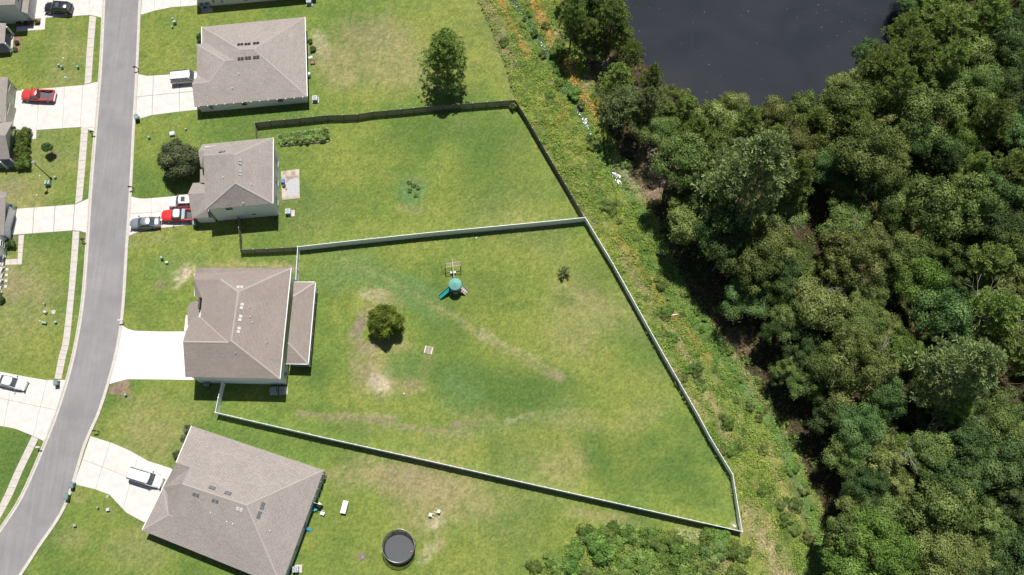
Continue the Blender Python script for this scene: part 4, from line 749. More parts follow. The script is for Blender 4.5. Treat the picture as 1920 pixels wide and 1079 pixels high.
def pickup(label, px, py, deg, pnt, roofm=None, toolbox=False, Ln=2.75, w=.98):
    p = G(px, py, .8); t = thing('pickup_truck', label, 'pickup truck', (p.x, p.y, .05), R(deg))
    m = loft(MB(), [ring(x * Ln, w * ww, .38, z, cr) for x, ww, z, cr in [(-.12, .99, 1.08, .02), (.05, 1, 1.10, .03), (.42, .99, 1.10, .05), (.7, .96, 1.04, .06), (.9, .9, .98, .05), (.98, .84, .86, .03), (1, .74, .8, .02)]]); part('body', m, pnt, t, True)
    b0, b1 = -.975 * Ln, -.13 * Ln; lb = b1 - b0; cx = (b0 + b1) / 2
    part('cargo_bed', MB().box((cx, 0, .62), (lb - .02, w * 1.86, .12)), M_DARKG, t)
    for sg in (-1, 1): part('bed_side', MB().box((cx, sg * (w - .09), .82), (lb, .17, .56), top=.995), pnt, t); part('wheel_arch', MB().box((cx - .05, sg * (w - .28), .78), (.95, .22, .22), top=.85), M_DARK, t)
    part('tailgate', MB().box((b0 + .03, 0, .82), (.08, w * 1.8, .54)), pnt, t); part('rear_bumper', MB().box((b0 - .12, 0, .52), (.2, w * 1.9, .18)), M_LGREY, t)
    cabin(t, -.14 * Ln, .44 * Ln, -.08 * Ln, .27 * Ln, w * .9, w * .74, 1.06, 1.66, pnt, roofm)
    wheels(t, (-.62 * Ln, .62 * Ln), w - .01, .39); lamps(t, Ln, -Ln, w, .85); part('front_bumper', MB().box((Ln - .02, 0, .55), (.2, w * 1.75, .2)), M_LGREY, t)
    if toolbox: part('tool_box', MB().box((b1 - .32, 0, 1.13), (.52, w * 1.85, .34), top=.97), M_GREYB, t); part('bed_frame', MB().box((b1 - .70, 0, 1.05), (.1, w * 1.8, .05)), M_DARK, t)
    return t
M_DARKG = simple('bed_liner', (.085, .085, .10), .7, var=.25); M_GREYB = simple('blue_grey_metal', (.28, .33, .38), .4, .2)
car('dark navy SUV on the drive at the top left, facing the grey house', 'suv', 'suv', 109, 15, 176, P_DARK, sunroof=True, rails=True)
pickup('faded red pickup truck with an open dark bed, on the drive of the greenish house', 71, 179, 178, P_RED)
car('beige minivan with white roof nosed under the eave of the northern single-storey house', 'minivan', 'minivan', 349, 145, 6, P_BEIGE, roof=P_WHITE, rails=True)
car('silver sedan parked nearest the road in front of the pickup with a tool box', 'sedan', 'sedan', 271.5, 418, 184, P_SILVER)
pickup('bright red pickup with white cab roof and grey tool box, rear under the garage roof', 337, 404, 182, P_RED2, P_WHITE, True, 2.95, 1.0)
car('white SUV with dark sunroof parked beside the bright red pickup', 'suv', 'suv', 344, 378, 183, P_WHITE, sunroof=True)
car('white sedan on the drive at the left edge, nose towards the road', 'sedan', 'sedan', 20, 716.5, -13, P_WHITE)
car('white minivan with black roof rails on the curved drive of the southern house', 'minivan', 'minivan', 273, 896, -16.5, P_WHITE, rails=True)

# ------------------------------------------------------------------ fences
def fence(name, label, path, spacing, H, kind, group=None, closed=False, ends=True):
    O = Vector((path[0].x, path[0].y, 0)); root = thing(name, label, 'fence', O, group=group)
    pm = M_VINYL if kind == 'vinyl' else M_WOOD
    key = kind + str(H)
    if key not in FM:
        m = MB()
        if kind == 'vinyl':
            m.box((.5, 0, H * .5), (1.0, .035, H * .92))
            for i in range(12): m.box(((i + .5) / 12, 0, H * .5), (1 / 12 * .86, .05, H * .84))
            pan = mesh('panel', m, M_VINYL)
            rail = mesh('rail', MB().box((.5, 0, 0), (1.0, .07, .12)), M_WHITE); post = MB().box((0, 0, H / 2 + .02), (.12, .12, H + .06)); cp = MB().box((0, 0, H + .09), (.21, .21, .09), top=.3)
            FM[key] = (pan, rail, mesh('post', post, M_VINYL), mesh('post_cap', cp, M_WHITE))
        else:
            rg = random.Random(5)
            for i in range(16): m.box(((i + .5) / 16, 0, H * .5 + rg.uniform(-.02, .02)), (1 / 16 * .9, .022, H * .97 + rg.uniform(-.03, .03)))
            pan = mesh('panel', m, M_WOODF); rail = mesh('rail', MB().box((.5, -.045, 0), (1.0, .05, .09)), M_WOOD)
            FM[key] = (pan, rail, mesh('post', MB().box((0, 0, H / 2), (.1, .1, H + .03)), M_WOODD), mesh('post_cap', MB().box((0, 0, H + .03), (.13, .13, .03)), M_WOODP))
    pan, rail, post, cap = FM[key]
    def addpost(p): 
        q = ob('post', post, root, (p.x - O.x, p.y - O.y, 0)); ob('post_cap', cap, q)
    for si, (a, b) in enumerate(zip(path[:-1], path[1:])):
        Ls = (b - a).length; n = max(1, round(Ls / spacing)); ang = math.atan2(b.y - a.y, b.x - a.x)
        for i in range(n):
            p = a.lerp(b, i / n); wl = Ls / n
            if i > 0 or si == 0 or (path[si] - path[si - 1]).length > spacing * .8: addpost(p)
            q = ob('panel', pan, root, (p.x - O.x, p.y - O.y, 0), ang); q.scale = (wl, 1, 1)
            for zz in ((H - .05, .14) if kind == 'vinyl' else (H * .8, H * .25)):
                rl = ob('rail', rail, q, (0, 0, zz))
    addpost(path[-1]); return root, O
FM = {}
M_WOODF = simple('fence_boards', (.20, .185, .16), .9, var=.45, scale=5); M_WOODD = simple('dark_post', (.045, .04, .035), .9)
VH, WH = 1.83, 1.7
vt = lambda P, z=VH: [(lambda q: Vector((q.x, q.y, 0)))(G(x, y, z)) for x, y in P]
r, O = fence('vinyl_fence', 'white vinyl privacy fence round the big middle back yard with the playset', vt([(554.5, 524), (558, 463), (640, 453.8), (800, 436.8), (920, 425.5), (1040, 414), (1097.5, 408), (1149.8, 495), (1240, 657), (1310.4, 780), (1332.6, 821.6), (1374, 889.5), (1391.8, 997), (1200, 953.5), (1000, 908.8), (800, 863.5), (600, 819), (500, 796), (403.5, 773.5), (409, 746), (415.5, 717)]), 1.83, VH, 'vinyl')
fence('wooden_fence', 'dark weathered board fence along the north and east of the yard with the garden bed', vt([(479, 262), (477, 230.5), (505, 227), (560, 222), (613, 216.3), (642.5, 215.8), (670, 214.4), (697, 209.8), (751, 205), (800, 200), (860, 195.5), (966, 187.5), (985, 217), (1025, 286), (1060, 345), (1094, 404)], WH), 2.44, WH, 'wood')
fence('wooden_fence', 'short brown board fence with gate between patio house and white fence', vt([(446, 406), (449.5, 468.5), (500, 466.5), (557, 463.5)], WH), 2.3, WH, 'wood')

# ------------------------------------------------------------------ street and yard items
def cart(px, py, label, col=None, rz=0.0):
    p = G(px, py, .5); t = thing('trash_cart', label, 'trash bin', (p.x, p.y, .03), rz, 'wheeled trash carts')
    m = MB().add([(-.25, -.3, .08), (.25, -.3, .08), (.25, .26, .08), (-.25, .26, .08), (-.31, -.40, .98), (.31, -.40, .98), (.31, .34, .98), (-.31, .34, .98)], [(3, 2, 1, 0), (4, 5, 6, 7), (0, 1, 5, 4), (1, 2, 6, 5), (2, 3, 7, 6), (3, 0, 4, 7)]); part('bin_body', m, col or M_CART, t)
    m = MB().add([(-.34, -.44, .98), (.34, -.44, .98), (.34, .42, 1.02), (-.34, .42, 1.02), (-.28, -.36, 1.08), (.28, -.36, 1.08), (.28, .3, 1.12), (-.28, .3, 1.12)], [(3, 2, 1, 0), (4, 5, 6, 7), (0, 1, 5, 4), (1, 2, 6, 5), (2, 3, 7, 6), (3, 0, 4, 7)]); part('lid', m, M_CARTL, t)
    for sg in (-1, 1): part('wheel', MB().tube((sg * .24, .32, .13), (sg * .3, .32, .13), .13, n=10), M_DARK, t)
    part('handle', MB().tube((-.25, .45, 1.0), (.25, .45, 1.0), .025, n=6), M_DARK, t); return t
M_CART = simple('cart_plastic', (.07, .13, .125), .5); M_CARTL = simple('cart_lid', (.15, .23, .22), .45)
cart(257.5, 222, 'dark green trash cart on the kerb in front of the beige minivan', None, .3)
cart(136, 911, 'green-grey trash cart on the kerb at the foot of the curved drive', None, .05)
cart(126.5, 932, 'green-grey trash cart on the kerb, lower of the two beside the curved drive', None, -.1)
cart(107, 719, 'green-grey trash cart on the drive in front of the white sedan', None, .15)
cart(25, 391, 'pale green trash cart at the garage corner of the pale blue-white house', M_PEDE, .1)
cart(24.5, 168, 'grey-green trash cart at the garage corner of the greenish house', None, 0)
cart(366, 420, 'dark trash cart beside the grey garage, behind the bright red pickup', None, .2)
cart(389, 722, 'dark trash cart in the shade beside the brown-roofed house', None, 1.5)
cart(379, 12, 'dark trash cart on the concrete pad by the top edge house, left of two', M_GREYB, 0); cart(390, 10, 'dark trash cart on the concrete pad by the top edge house, right of two', M_GREYB, .1)
struct('bin_pad', MB().prism([(q.x, q.y) for q in ccw(gp([(377, 17), (398, 15), (399, 23), (378, 25)]))], -.02, .08), M_CONC2)
def mailbox(px, py, label, white=False, sgn=-1):
    p = G(px, py, 1.1); mt = M_WHITE if white else M_BLACK; t = thing('mailbox', label, 'mailbox', (p.x, p.y, 0), 0, 'roadside mailboxes')
    part('post', MB().box((0, 0, .55), (.1, .1, 1.1)), mt, t); part('arm', MB().box((sgn * .3, 0, .98), (.7, .09, .07)), mt, t)
    m = MB()
    for k in range(7):
        a = math.pi * k / 6
    prof = [(-.10, 0), (.10, 0), (.10, .14), (.07, .21), (0, .24), (-.07, .21), (-.10, .14)]; x0, x1 = sgn * .1, sgn * .62
    m.add([(x0, a, 1.03 + z) for a, z in prof] + [(x1, a, 1.03 + z) for a, z in prof], [tuple(range(7)), tuple(range(7, 14))] + [(i, (i + 1) % 7, 7 + (i + 1) % 7, 7 + i) for i in range(7)]); part('box', m, mt, t)
    part('flag', MB().box((sgn * .4, .12, 1.27), (.2, .02, .06)), M_RED, t)
mailbox(256, 126, 'black mailbox on the kerb north of the beige minivan'); mailbox(247, 350.5, 'black mailbox on the kerb left of the round oak'); mailbox(168, 247, 'black mailbox on the verge below the faded red pickup drive', sgn=1)
mailbox(150.5, 448.5, 'black mailbox in a bare patch below the cracked drive', sgn=1); mailbox(228, 601, 'white mailbox on the kerb above the bright concrete drive', True); mailbox(180.5, 808, 'black mailbox at the upper corner of the curved drive'); mailbox(66.5, 839, 'white mailbox on the verge by the left sidewalk', True, 1)
def pedestal(px, py, label, s=(.42, .42, .7), mt=None, rz=.2):
    s = (s[0] * .85, s[1] * .85, s[2])
    p = G(px, py, s[2] * .5); t = thing('utility_box', label, 'utility box', (p.x, p.y, 0), rz, 'utility boxes on the lawns')
    part('cabinet', MB().box((0, 0, s[2] * .42), (s[0], s[1], s[2] * .84)), mt or M_PEDE, t); part('lid', MB().box((0, 0, s[2] * .92), (s[0] * 1.08, s[1] * 1.08, s[2] * .16), top=.82), mt or M_PEDE, t)
pedestal(327.5, 42, 'dark-sided utility box, middle of three on the lawn above the beige minivan', (.6, .55, .7)); pedestal(323.5, 35, 'small pale utility box, top of three on the lawn above the beige minivan', (.35, .35, .25)); pedestal(323.5, 51, 'small pale utility box, lowest of three on the lawn above the beige minivan', (.3, .3, .5))
pedestal(110.6, 122.5, 'white utility box, left of a close pair on the top left lawn', (.5, .4, .5)); pedestal(116, 126, 'green utility box, right of a close pair on the top left lawn', (.4, .4, .7)); pedestal(146, 126, 'single utility box near the sidewalk on the top left lawn', (.4, .4, .6)); pedestal(122.5, 145.5, 'flat pale utility lid nearest the faded red pickup', (.5, .5, .12)); pedestal(118.5, 109, 'small white lid north of the utility boxes on the top left lawn', (.3, .3, .08), M_LGREY)
pedestal(89.5, 343.5, 'large green transformer box at the foot of the street lamp', (1.0, .9, .9), None, .1); pedestal(103.5, 332.7, 'small pale box just right of the transformer by the street lamp', (.4, .4, .5)); pedestal(74.5, 330, 'tiny white lid left of the street lamp transformer', (.26, .26, .08), M_LGREY); pedestal(69, 366, 'tiny white lid below the street lamp transformer', (.26, .26, .08), M_LGREY)
pedestal(279.5, 258, 'small green box alone on the lawn left of the oak', (.4, .4, .55)); pedestal(323, 251, 'large pale utility box touching the north side of the oak', (.95, .8, .5), M_LGREY); pedestal(348.5, 242.7, 'tiny green box right of the large pale box by the oak', (.3, .3, .4))
pedestal(303.5, 484, 'tall green box, upper of a pair left of the sandy patch', (.45, .45, .8)); pedestal(313, 492.5, 'white box, lower of a pair left of the sandy patch', (.5, .4, .45), M_LGREY)
pedestal(83.5, 570, 'slim leaning white marker box on the lower left lawn', (.2, .2, .7), M_LGREY); pedestal(85, 585.5, 'blue-white box on the lower left lawn', (.6, .4, .6), M_LGREY, -.6); pedestal(83, 605.5, 'long pale green box on the lower left lawn', (.85, .4, .5), None, -.2); pedestal(104.5, 604.5, 'small green box nearest the sidewalk on the lower left lawn', (.5, .4, .5)); pedestal(74.6, 602, 'tiny white lid left of the long pale green box', (.2, .2, .08), M_LGREY)
pedestal(235.7, 740.5, 'green box at the edge of the round bare patch by the road', (.4, .4, .6)); pedestal(202.5, 956, 'pale box, right of a pair below the curved drive', (.55, .5, .5), M_LGREY); pedestal(183.5, 952, 'small white box, left of a pair below the curved drive', (.3, .3, .55)); pedestal(201, 931.5, 'flat pale green lid at the edge of the curved drive', (.35, .5, .06), None, -.3); pedestal(140.5, 985.5, 'pale green box alone on the southern front lawn', (.5, .45, .5))
for px, py, l in ((100.5, 585.5, 'round concrete manhole ring on the lower left lawn'),):
    p = G(px, py); solo('manhole_ring', l, 'manhole', MB().lathe((0, 0, 0), [(.34, 0), (.34, .07), (.15, .08), (.12, .02)], 18), M_CONC2, (p.x, p.y, 0))
# street lamp
p = G(96, 335.5); t = thing('street_lamp', 'black post-top street lamp on the lawn beside the transformer', 'street lamp', (p.x, p.y, 0))
part('base', MB().lathe((0, 0, 0), [(.2, 0), (.18, .35), (.10, .5)], 12), M_BLACK, t); part('pole', MB().tube((0, 0, .4), (0, 0, 5.8), .085, .06), M_BLACK, t); part('arm', MB().box((0, 0, 5.75), (.5, .08, .08)), M_BLACK, t)
part('lantern', MB().lathe((0, 0, 5.8), [(.10, 0), (.26, .38), (.28, .42)], 10), M_LIGHT, t); part('cap', MB().lathe((0, 0, 6.2), [(.33, 0), (.20, .14), (.04, .22)], 12), M_GREY, t)
# air conditioners
def ac(px, py, label, pad=None, s=.85, h_=.85):
    p = G(px, py, h_); t = thing('air_conditioner', label, 'air conditioner', (p.x, p.y, 0), .05, 'air conditioning units')
    part('cabinet', MB().prism([(s * .5 * a, s * .5 * b) for a, b in ((-1, -.8), (-.8, -1), (.8, -1), (1, -.8), (1, .8), (.8, 1), (-.8, 1), (-1, .8))], .08, h_), M_GREYB, t)
    part('fan_guard', MB().lathe((0, 0, h_), [(s * .44, 0), (s * .44, .05), (s * .36, .06), (s * .36, .01)], 18, False), M_LGREY, t)
    part('fan_well', MB().lathe((0, 0, h_), [(s * .37, .0), (s * .37, .012)], 18), M_BLACK, t)
    fb = MB()
    for k in range(5): fb = MB().box((s * .19 * math.cos(k * 1.257), s * .19 * math.sin(k * 1.257), h_ + .03), (s * .3, s * .14, .015), k * 1.257); part('fan_blade', fb, M_LGREY, t)
    part('pad', MB().box((pad[0] if pad else 0, pad[1] if pad else 0, .04), (s * 1.3 if not pad else s * 1.2, s * 1.3, .09)), M_CONC2, t)
ac(590, 183.5, 'air conditioner by the south-east corner of the northern house'); ac(539.5, 396, 'air conditioner below the patio', (.45, -.1)); ac(511.5, 731.5, 'air conditioner on a pad in the shade, left of two by the brown-roofed house', s=.95); ac(529.5, 731, 'air conditioner on a pad in the shade, right of two by the brown-roofed house', s=.95); ac(553.5, 1068, 'air conditioner at the bottom edge by the blue-grey wall', (.3, .1)); ac(578.5, 1, 'air conditioner at the top edge beside the shaded wall')
# stepping stones beside the pale house
for k, (px, py) in enumerate(((13.6, 505.6), (12.6, 516), (11.7, 527), (10.7, 537.7))):
    p = G(px, py); solo('stepping_stone', 'small square white stepping stone by the pale porch, %s' % ('topmost', 'second from the top', 'third from the top', 'lowest')[k] + ' of four', 'stepping stone', MB().box((0, 0, .03), (.42, .42, .08), .1), M_LGREY, (p.x, p.y, 0), 0, 'stepping stones')
# mulch beds
def bed(poly, label):
    P = ccw(gp(poly)); c = sum(P, Vector((0, 0))) / len(P); t = thing('mulch_bed', label, 'mulch bed', (c.x, c.y, 0)); part('mulch', MB().prism([(p.x - c.x, p.y - c.y) for p in inset(P, .06)], -.02, .09), M_MULCH, t)
    for a, b in zip(P, P[1:] + P[:1]):
        d = b - a; part('edging', MB().box(((a.x + b.x) / 2 - c.x, (a.y + b.y) / 2 - c.y, .05), (d.length, .06, .14), math.atan2(d.y, d.x)), M_STONE, t)
bed([(63.5, 36.5), (76, 35.5), (74.5, 48.3), (62.5, 48.5)], 'square red mulch bed by the garage of the grey house'); bed([(30, 43.5), (62, 41.8), (62, 48.6), (31, 51)], 'long shaded red mulch bed along the wall of the grey house'); bed([(28, 71), (39.5, 70), (37, 97), (26, 98)], 'narrow red mulch bed in front of the porch of the grey house')
# flag
p = G(33, 252); t = thing('garden_flag', 'small striped flag on a pole by the porch of the greenish house', 'flag', (p.x, p.y, .1)); part('pole', MB().tube((0, 0, 0), (0, 0, 2.6), .03, n=6), M_LGREY, t)
for k in range(7): part('stripe', MB().box((.42, 0, 2.45 - k * .1), (.85, .02, .098), .3), M_RED if k % 2 == 0 else M_WHITE, t)
part('canton', MB().box((.2, -.02, 2.3), (.38, .04, .4), .3), M_BLUE, t)
# patio
P = ccw(gp([(527, 322), (561, 317.5), (562.5, 372.5), (529, 376)])); c = sum(P, Vector((0, 0))) / 4; M_PATIO = None
pm, nt, b = newmat('patio_concrete'); geo = nn(nt, 'ShaderNodeNewGeometry'); no = nn(nt, 'ShaderNodeTexNoise', Scale=.7, Detail=4.0); L(nt, geo.outputs['Position'], no.inputs['Vector'])
rr_ = nn(nt, 'ShaderNodeValToRGB'); E = rr_.color_ramp.elements; E[0].position = .38; E[0].color = (.27, .22, .18, 1); E[1].position = .6; E[1].color = (.50, .43, .36, 1); L(nt, no.outputs['Fac'], rr_.inputs[0]); L(nt, rr_.outputs[0], b.inputs['Base Color']); b.inputs['Roughness'].default_value = .9
t = structroot('patio'); struct('patio_slab', MB().prism([(q.x, q.y) for q in P], -.04, .08), pm, t)
gq = ccw(gp([(544, 337), (560, 334), (561, 362), (547, 371), (538, 367), (537, 345)])); struct('gravel_patch', MB().prism([(q.x, q.y) for q in gq], .08, .095), simple('gravel', (.42, .42, .43), .95, var=.3, scale=9, bump=.6), t)
p = G(530.5, 340, .4); t = thing('storage_bin', 'blue plastic tub on the patio against the wall', 'tub', (p.x, p.y, .08)); part('tub', MB().box((0, 0, .22), (.5, .55, .44), top=1.1), M_BLUE, t); part('lid', MB().box((0, 0, .47), (.58, .62, .06)), M_BLUE, t)
p = G(532.5, 348, .3); t = thing('potted_plant', 'dark pot with a green plant on the patio below the blue tub', 'potted plant', (p.x, p.y, .08)); part('pot', MB().lathe((0, 0, 0), [(.2, 0), (.32, .4), (.28, .4), (.25, .33)], 14), M_DARK, t); POTP = t
p = G(537, 353, .2); t = thing('bucket', 'small white bucket on the patio', 'bucket', (p.x, p.y, .08)); part('bucket_body', MB().lathe((0, 0, 0), [(.13, 0), (.17, .3), (.15, .3), (.12, .04)], 12), M_WHITE, t); part('handle', MB().tube((-.16, 0, .3), (.16, 0, .32), .012, n=5), M_GREY, t)
# things on the east side of the northern house
p = G(586, 116.5, .2); t = thing('planter', 'small square wooden planter behind the northern house', 'planter', (p.x, p.y, 0), .1); part('soil', MB().box((0, 0, .12), (.6, .6, .2)), M_MULCH, t)
for k in range(4): a = k * math.pi / 2; part('side_board', MB().box((.36 * math.cos(a), .36 * math.sin(a), .15), (.06, .78, .3), a), M_WOOD, t)
p = G(582, 108, .1); solo('splash_block', 'pale tilted concrete block on the grass behind the northern house', 'splash block', MB().add([(-.35, -.25, 0), (.35, -.25, 0), (.35, .25, 0), (-.35, .25, 0), (-.35, -.25, .2), (.35, -.2, .06), (.35, .2, .06), (-.35, .25, .2)], [(3, 2, 1, 0), (4, 5, 6, 7), (0, 1, 5, 4), (1, 2, 6, 5), (2, 3, 7, 6), (3, 0, 4, 7)]), M_LGREY, (p.x, p.y, 0), .6)
p = G(579, 139, .7); t = thing('rain_barrel', 'white round barrel against the east wall of the northern house', 'barrel', (p.x, p.y, 0)); part('barrel_body', MB().lathe((0, 0, 0), [(.26, 0), (.31, .25), (.31, .6), (.26, .85)], 16), M_WHITE, t); part('lid', MB().lathe((0, 0, .85), [(.27, 0), (.27, .05), (.1, .07)], 16), M_LGREY, t)
# raised garden bed
P4 = [G(*q) for q in ((525.5, 255), (614, 241.5), (617, 265.5), (527, 274))]; c = sum(P4, Vector()) / 4; t = thing('garden_bed', 'long timber-edged garden bed full of leafy plants by the wooden fence', 'garden bed', (c.x, c.y, 0)); GBED = (P4, c, t)
part('soil', MB().prism([(q.x - c.x, q.y - c.y) for q in ccw(P4)], -.02, .18), simple('garden_soil', (.09, .065, .045), .95, var=.3, scale=6), t)
for a, b in zip(P4, P4[1:] + P4[:1]):
    nseg = 4 if (b - a).length > 5 else 1
    for k in range(nseg):
        a2, b2 = a.lerp(b, k / nseg), a.lerp(b, (k + .985) / nseg); d = b2 - a2; part('timber', MB().box(((a2.x + b2.x) / 2 - c.x, (a2.y + b2.y) / 2 - c.y, .15), (d.length, .16, .3), math.atan2(d.y, d.x)), M_WOODP, t)
# pallet
p = G(803.5, 657); t = thing('pallet', 'pale wooden pallet lying flat on the lawn right of the round bush', 'pallet', (p.x, p.y, 0), R(-13))
for k in range(7): part('deck_board', MB().box((0, -.54 + k * .18, .115), (1.16, .095, .02)), M_WOODP, t)
for x in (-.54, 0, .54): part('stringer', MB().box((x, 0, .055), (.13 if x else .07, 1.2, .10)), M_WHITE if x else M_WOODP, t)
# white folding table
p = G(645.5, 951, .74); t = thing('folding_table', 'white folding table standing alone on the grass', 'table', (p.x, p.y, 0), R(-12)); part('table_top', MB().box((0, 0, .72), (.76, 1.83, .05)), M_WHITE, t)
for sx in (-.3, .3):
    for sy in (-.7, .7): part('leg', MB().tube((sx, sy, 0), (sx, sy, .7), .018, n=6), M_GREY, t)
def chair(px, py, rz, label, mt, z=0.0, tip=False):
    p = G(px, py, .4); t = thing('plastic_chair', label, 'chair', (p.x, p.y, 0), rz, 'plastic garden chairs')
    part('seat', MB().box((0, 0, .42), (.5, .48, .05)), mt, t); part('backrest', MB().add([(-.24, .22, .42), (.24, .22, .42), (.22, .38, .88), (-.22, .38, .88), (-.24, .26, .42), (.24, .26, .42), (.22, .42, .88), (-.22, .42, .88)], [(0, 1, 2, 3), (4, 7, 6, 5), (0, 4, 5, 1), (1, 5, 6, 2), (2, 6, 7, 3), (3, 7, 4, 0)]), mt, t)
    for sg in (-1, 1): part('armrest', MB().box((sg * .27, 0, .64), (.07, .5, .04)), mt, t)
    for sx in (-.24, .24):
        for sy in (-.22, .24): part('leg', MB().tube((sx * 1.1, sy * 1.1, 0), (sx, sy, .63 if sy < 0 else .42), .028, .022, n=6), mt, t)
    if tip: t.rotation_euler = (R(82), 0, rz); t.location.z = .28
chair(598.5, 947, -2.2, 'white plastic chair nearest the house corner porch', M_WHITE); chair(591.5, 954.5, 1.9, 'green plastic chair tucked against the blue-grey house', M_TEALD); chair(605, 963, -.3, 'white plastic chair standing farther out on the grass behind the house', M_WHITE)
chair(816, 956.5, 1.2, 'white chair lying on its side in the bare patch, upper of two', M_WHITE, tip=True); chair(814.5, 967.5, -1.8, 'white chair lying on its side in the bare patch, lower of two', M_WHITE, tip=True)
p = G(575, 991, .4); t = thing('kids_slide', 'blue and white plastic toy slide against the blue-grey house wall', 'toy slide', (p.x, p.y, 0), 1.2); part('chute', MB().add([(-.2, -.7, .05), (.2, -.7, .05), (.2, .2, .75), (-.2, .2, .75), (-.2, -.7, 0), (.2, -.7, 0), (.2, .2, .68), (-.2, .2, .68)], [(0, 1, 2, 3), (4, 7, 6, 5), (0, 4, 5, 1), (1, 5, 6, 2), (2, 6, 7, 3), (3, 7, 4, 0)]), simple('sky_blue_plastic', (.05, .30, .50), .4), t)
for sg in (-1, 1): part('ladder_rail', MB().tube((sg * .2, .5, 0), (sg * .2, .2, 1.0), .04, n=6), M_WHITE, t)
for k in range(3): part('rung', MB().tube((-.2, .44 - k * .08, .2 + k * .25), (.2, .44 - k * .08, .2 + k * .25), .03, n=6), M_WHITE, t)
# fire pit
p = G(679.5, 1044.5); t = thing('fire_pit', 'small round ring of stones on the grass left of the trampoline', 'fire pit', (p.x, p.y, 0)); part('ash', MB().lathe((0, 0, 0), [(.26, .0), (.26, .06)], 14), simple('ash', (.22, .21, .20), .95, var=.4, scale=14), t)
for k in range(11): a = k * 2 * math.pi / 11; part('stone', MB().box((.36 * math.cos(a), .36 * math.sin(a), .08), (.17, .16, .17), a + .1 * (k % 3), .8), M_STONE, t)
# trampoline
p = G(748.5, 1027.5, .9); t = thing('trampoline', 'round black trampoline with a safety net near the bottom edge', 'trampoline', (p.x, p.y, 0))
part('mat', MB().lathe((0, 0, .88), [(0.02, 0), (2.02, 0), (2.02, .02), (.02, .02)], 48), M_MATF, t); RT = 2.32
mr, mt_ = 2.12, 2.0
m = MB(); 
part('edge_pad', MB().lathe((0, 0, .9), [(2.0, 0), (2.28, 0), (2.28, .06), (2.0, .05)], 48, False), simple('dark_pad', (.03, .032, .036), .5), t)
m = MB(); n = 48; off_ = (.02, .22)
for k in range(n):
    a, b = 2 * math.pi * k / n, 2 * math.pi * (k + 1) / n; m.tube((RT * math.cos(a) + off_[0], RT * math.sin(a) + off_[1], 2.55), (RT * math.cos(b) + off_[0], RT * math.sin(b) + off_[1], 2.55), .035, n=6)
part('top_ring', m, paint('ring_metal', (.35, .36, .37), .3, .5), t)
nm, nt, b = newmat('safety_net'); b.inputs['Base Color'].default_value = (.03, .033, .04, 1); b.inputs['Alpha'].default_value = .62; b.inputs['Roughness'].default_value = .8
m = MB(); vs = []
for k in range(n): a = 2 * math.pi * k / n; vs.append((2.08 * math.cos(a), 2.08 * math.sin(a), .95))
for k in range(n): a = 2 * math.pi * k / n; vs.append((RT * math.cos(a) + off_[0], RT * math.sin(a) + off_[1], 2.5))
m.add(vs, [(k, (k + 1) % n, n + (k + 1) % n, n + k) for k in range(n)]); part('safety_net', m, nm, t)
for k in range(8):
    a = 2 * math.pi * (k + .5) / 8; ca, sa = math.cos(a), math.sin(a); m = MB(); m.tube((2.3 * ca, 2.3 * sa, .8), (2.5 * ca, 2.5 * sa, 1.7), .03, n=6); m.tube((2.5 * ca, 2.5 * sa, 1.7), (RT * ca + off_[0], RT * sa + off_[1], 2.6), .03, n=6); part('net_pole', m, M_BLACK, t)
for k in range(4):
    a = 2 * math.pi * (k + .25) / 4; m = MB(); q = []
    for j in range(7): u = a + (j - 3) / 3 * .28; q.append((2.25 * math.cos(u) * (1.08 if abs(j - 3) < 3 else 1), 2.25 * math.sin(u) * (1.08 if abs(j - 3) < 3 else 1), .85 if abs(j - 3) == 3 else .04))
    for u, v in zip(q[:-1], q[1:]): m.tube(u, v, .03, n=5)
    part('leg', m, M_BLACK, t)
p = G(771.5, 1035, .95); solo('ball', 'small orange and white ball on the trampoline mat', 'ball', MB().lathe((0, 0, 0), [(.02, 0), (.09, .03), (.13, .11), (.09, .2), (.02, .23)], 12), simple('orange', (.8, .25, .06), .5), (p.x, p.y, .91), smooth=True)
# playset
p = G(853, 545); t = thing('playset', 'round play tower with teal roof, slide and climbing frame in the fenced yard', 'playset', (p.x, p.y, 0)); PO = p
def g_(x, y, z): q = G(800 + x / 9.81, 470 + y / 9.81, z); return Vector((q.x - PO.x, q.y - PO.y, z))
rc = g_(523, 610, 2.6); rc = Vector((rc.x, rc.y, 0)); rp_ = []
for k in range(6): r0 = 1.0 - k * .155; rp_ += [(r0, 2.35 + k * .1), (r0 - .05, 2.42 + k * .1)]
part('canopy', MB().lathe((rc.x, rc.y, 0), rp_, 32), M_TEALR, t) if 'M_TEALR' in globals() else part('canopy', MB().lathe((rc.x, rc.y, 0), rp_, 32), M_TEAL, t)
part('finial', MB().lathe((rc.x, rc.y, 2.9), [(.14, 0), (.12, .1), (.04, .18)], 12), M_TEAL, t)
part('tower_wall', MB().lathe((rc.x, rc.y, 0), [(.86, 1.0), (.88, 1.05), (.88, 1.75), (.82, 1.75), (.82, 1.05)], 24, False), M_TAN, t); part('floor', MB().lathe((rc.x, rc.y, 1.0), [(.84, 0), (.84, .06)], 24), M_TAN, t)
part('base_wall', MB().lathe((rc.x, rc.y, 0), [(.9, 0), (.86, .9)], 20), M_TAN, t)
for k in range(6): a = k * math.pi / 3 + .4; part('post', MB().tube((rc.x + .84 * math.cos(a), rc.y + .84 * math.sin(a), 0), (rc.x + .84 * math.cos(a), rc.y + .84 * math.sin(a), 2.4), .05, n=6), M_TAN, t)
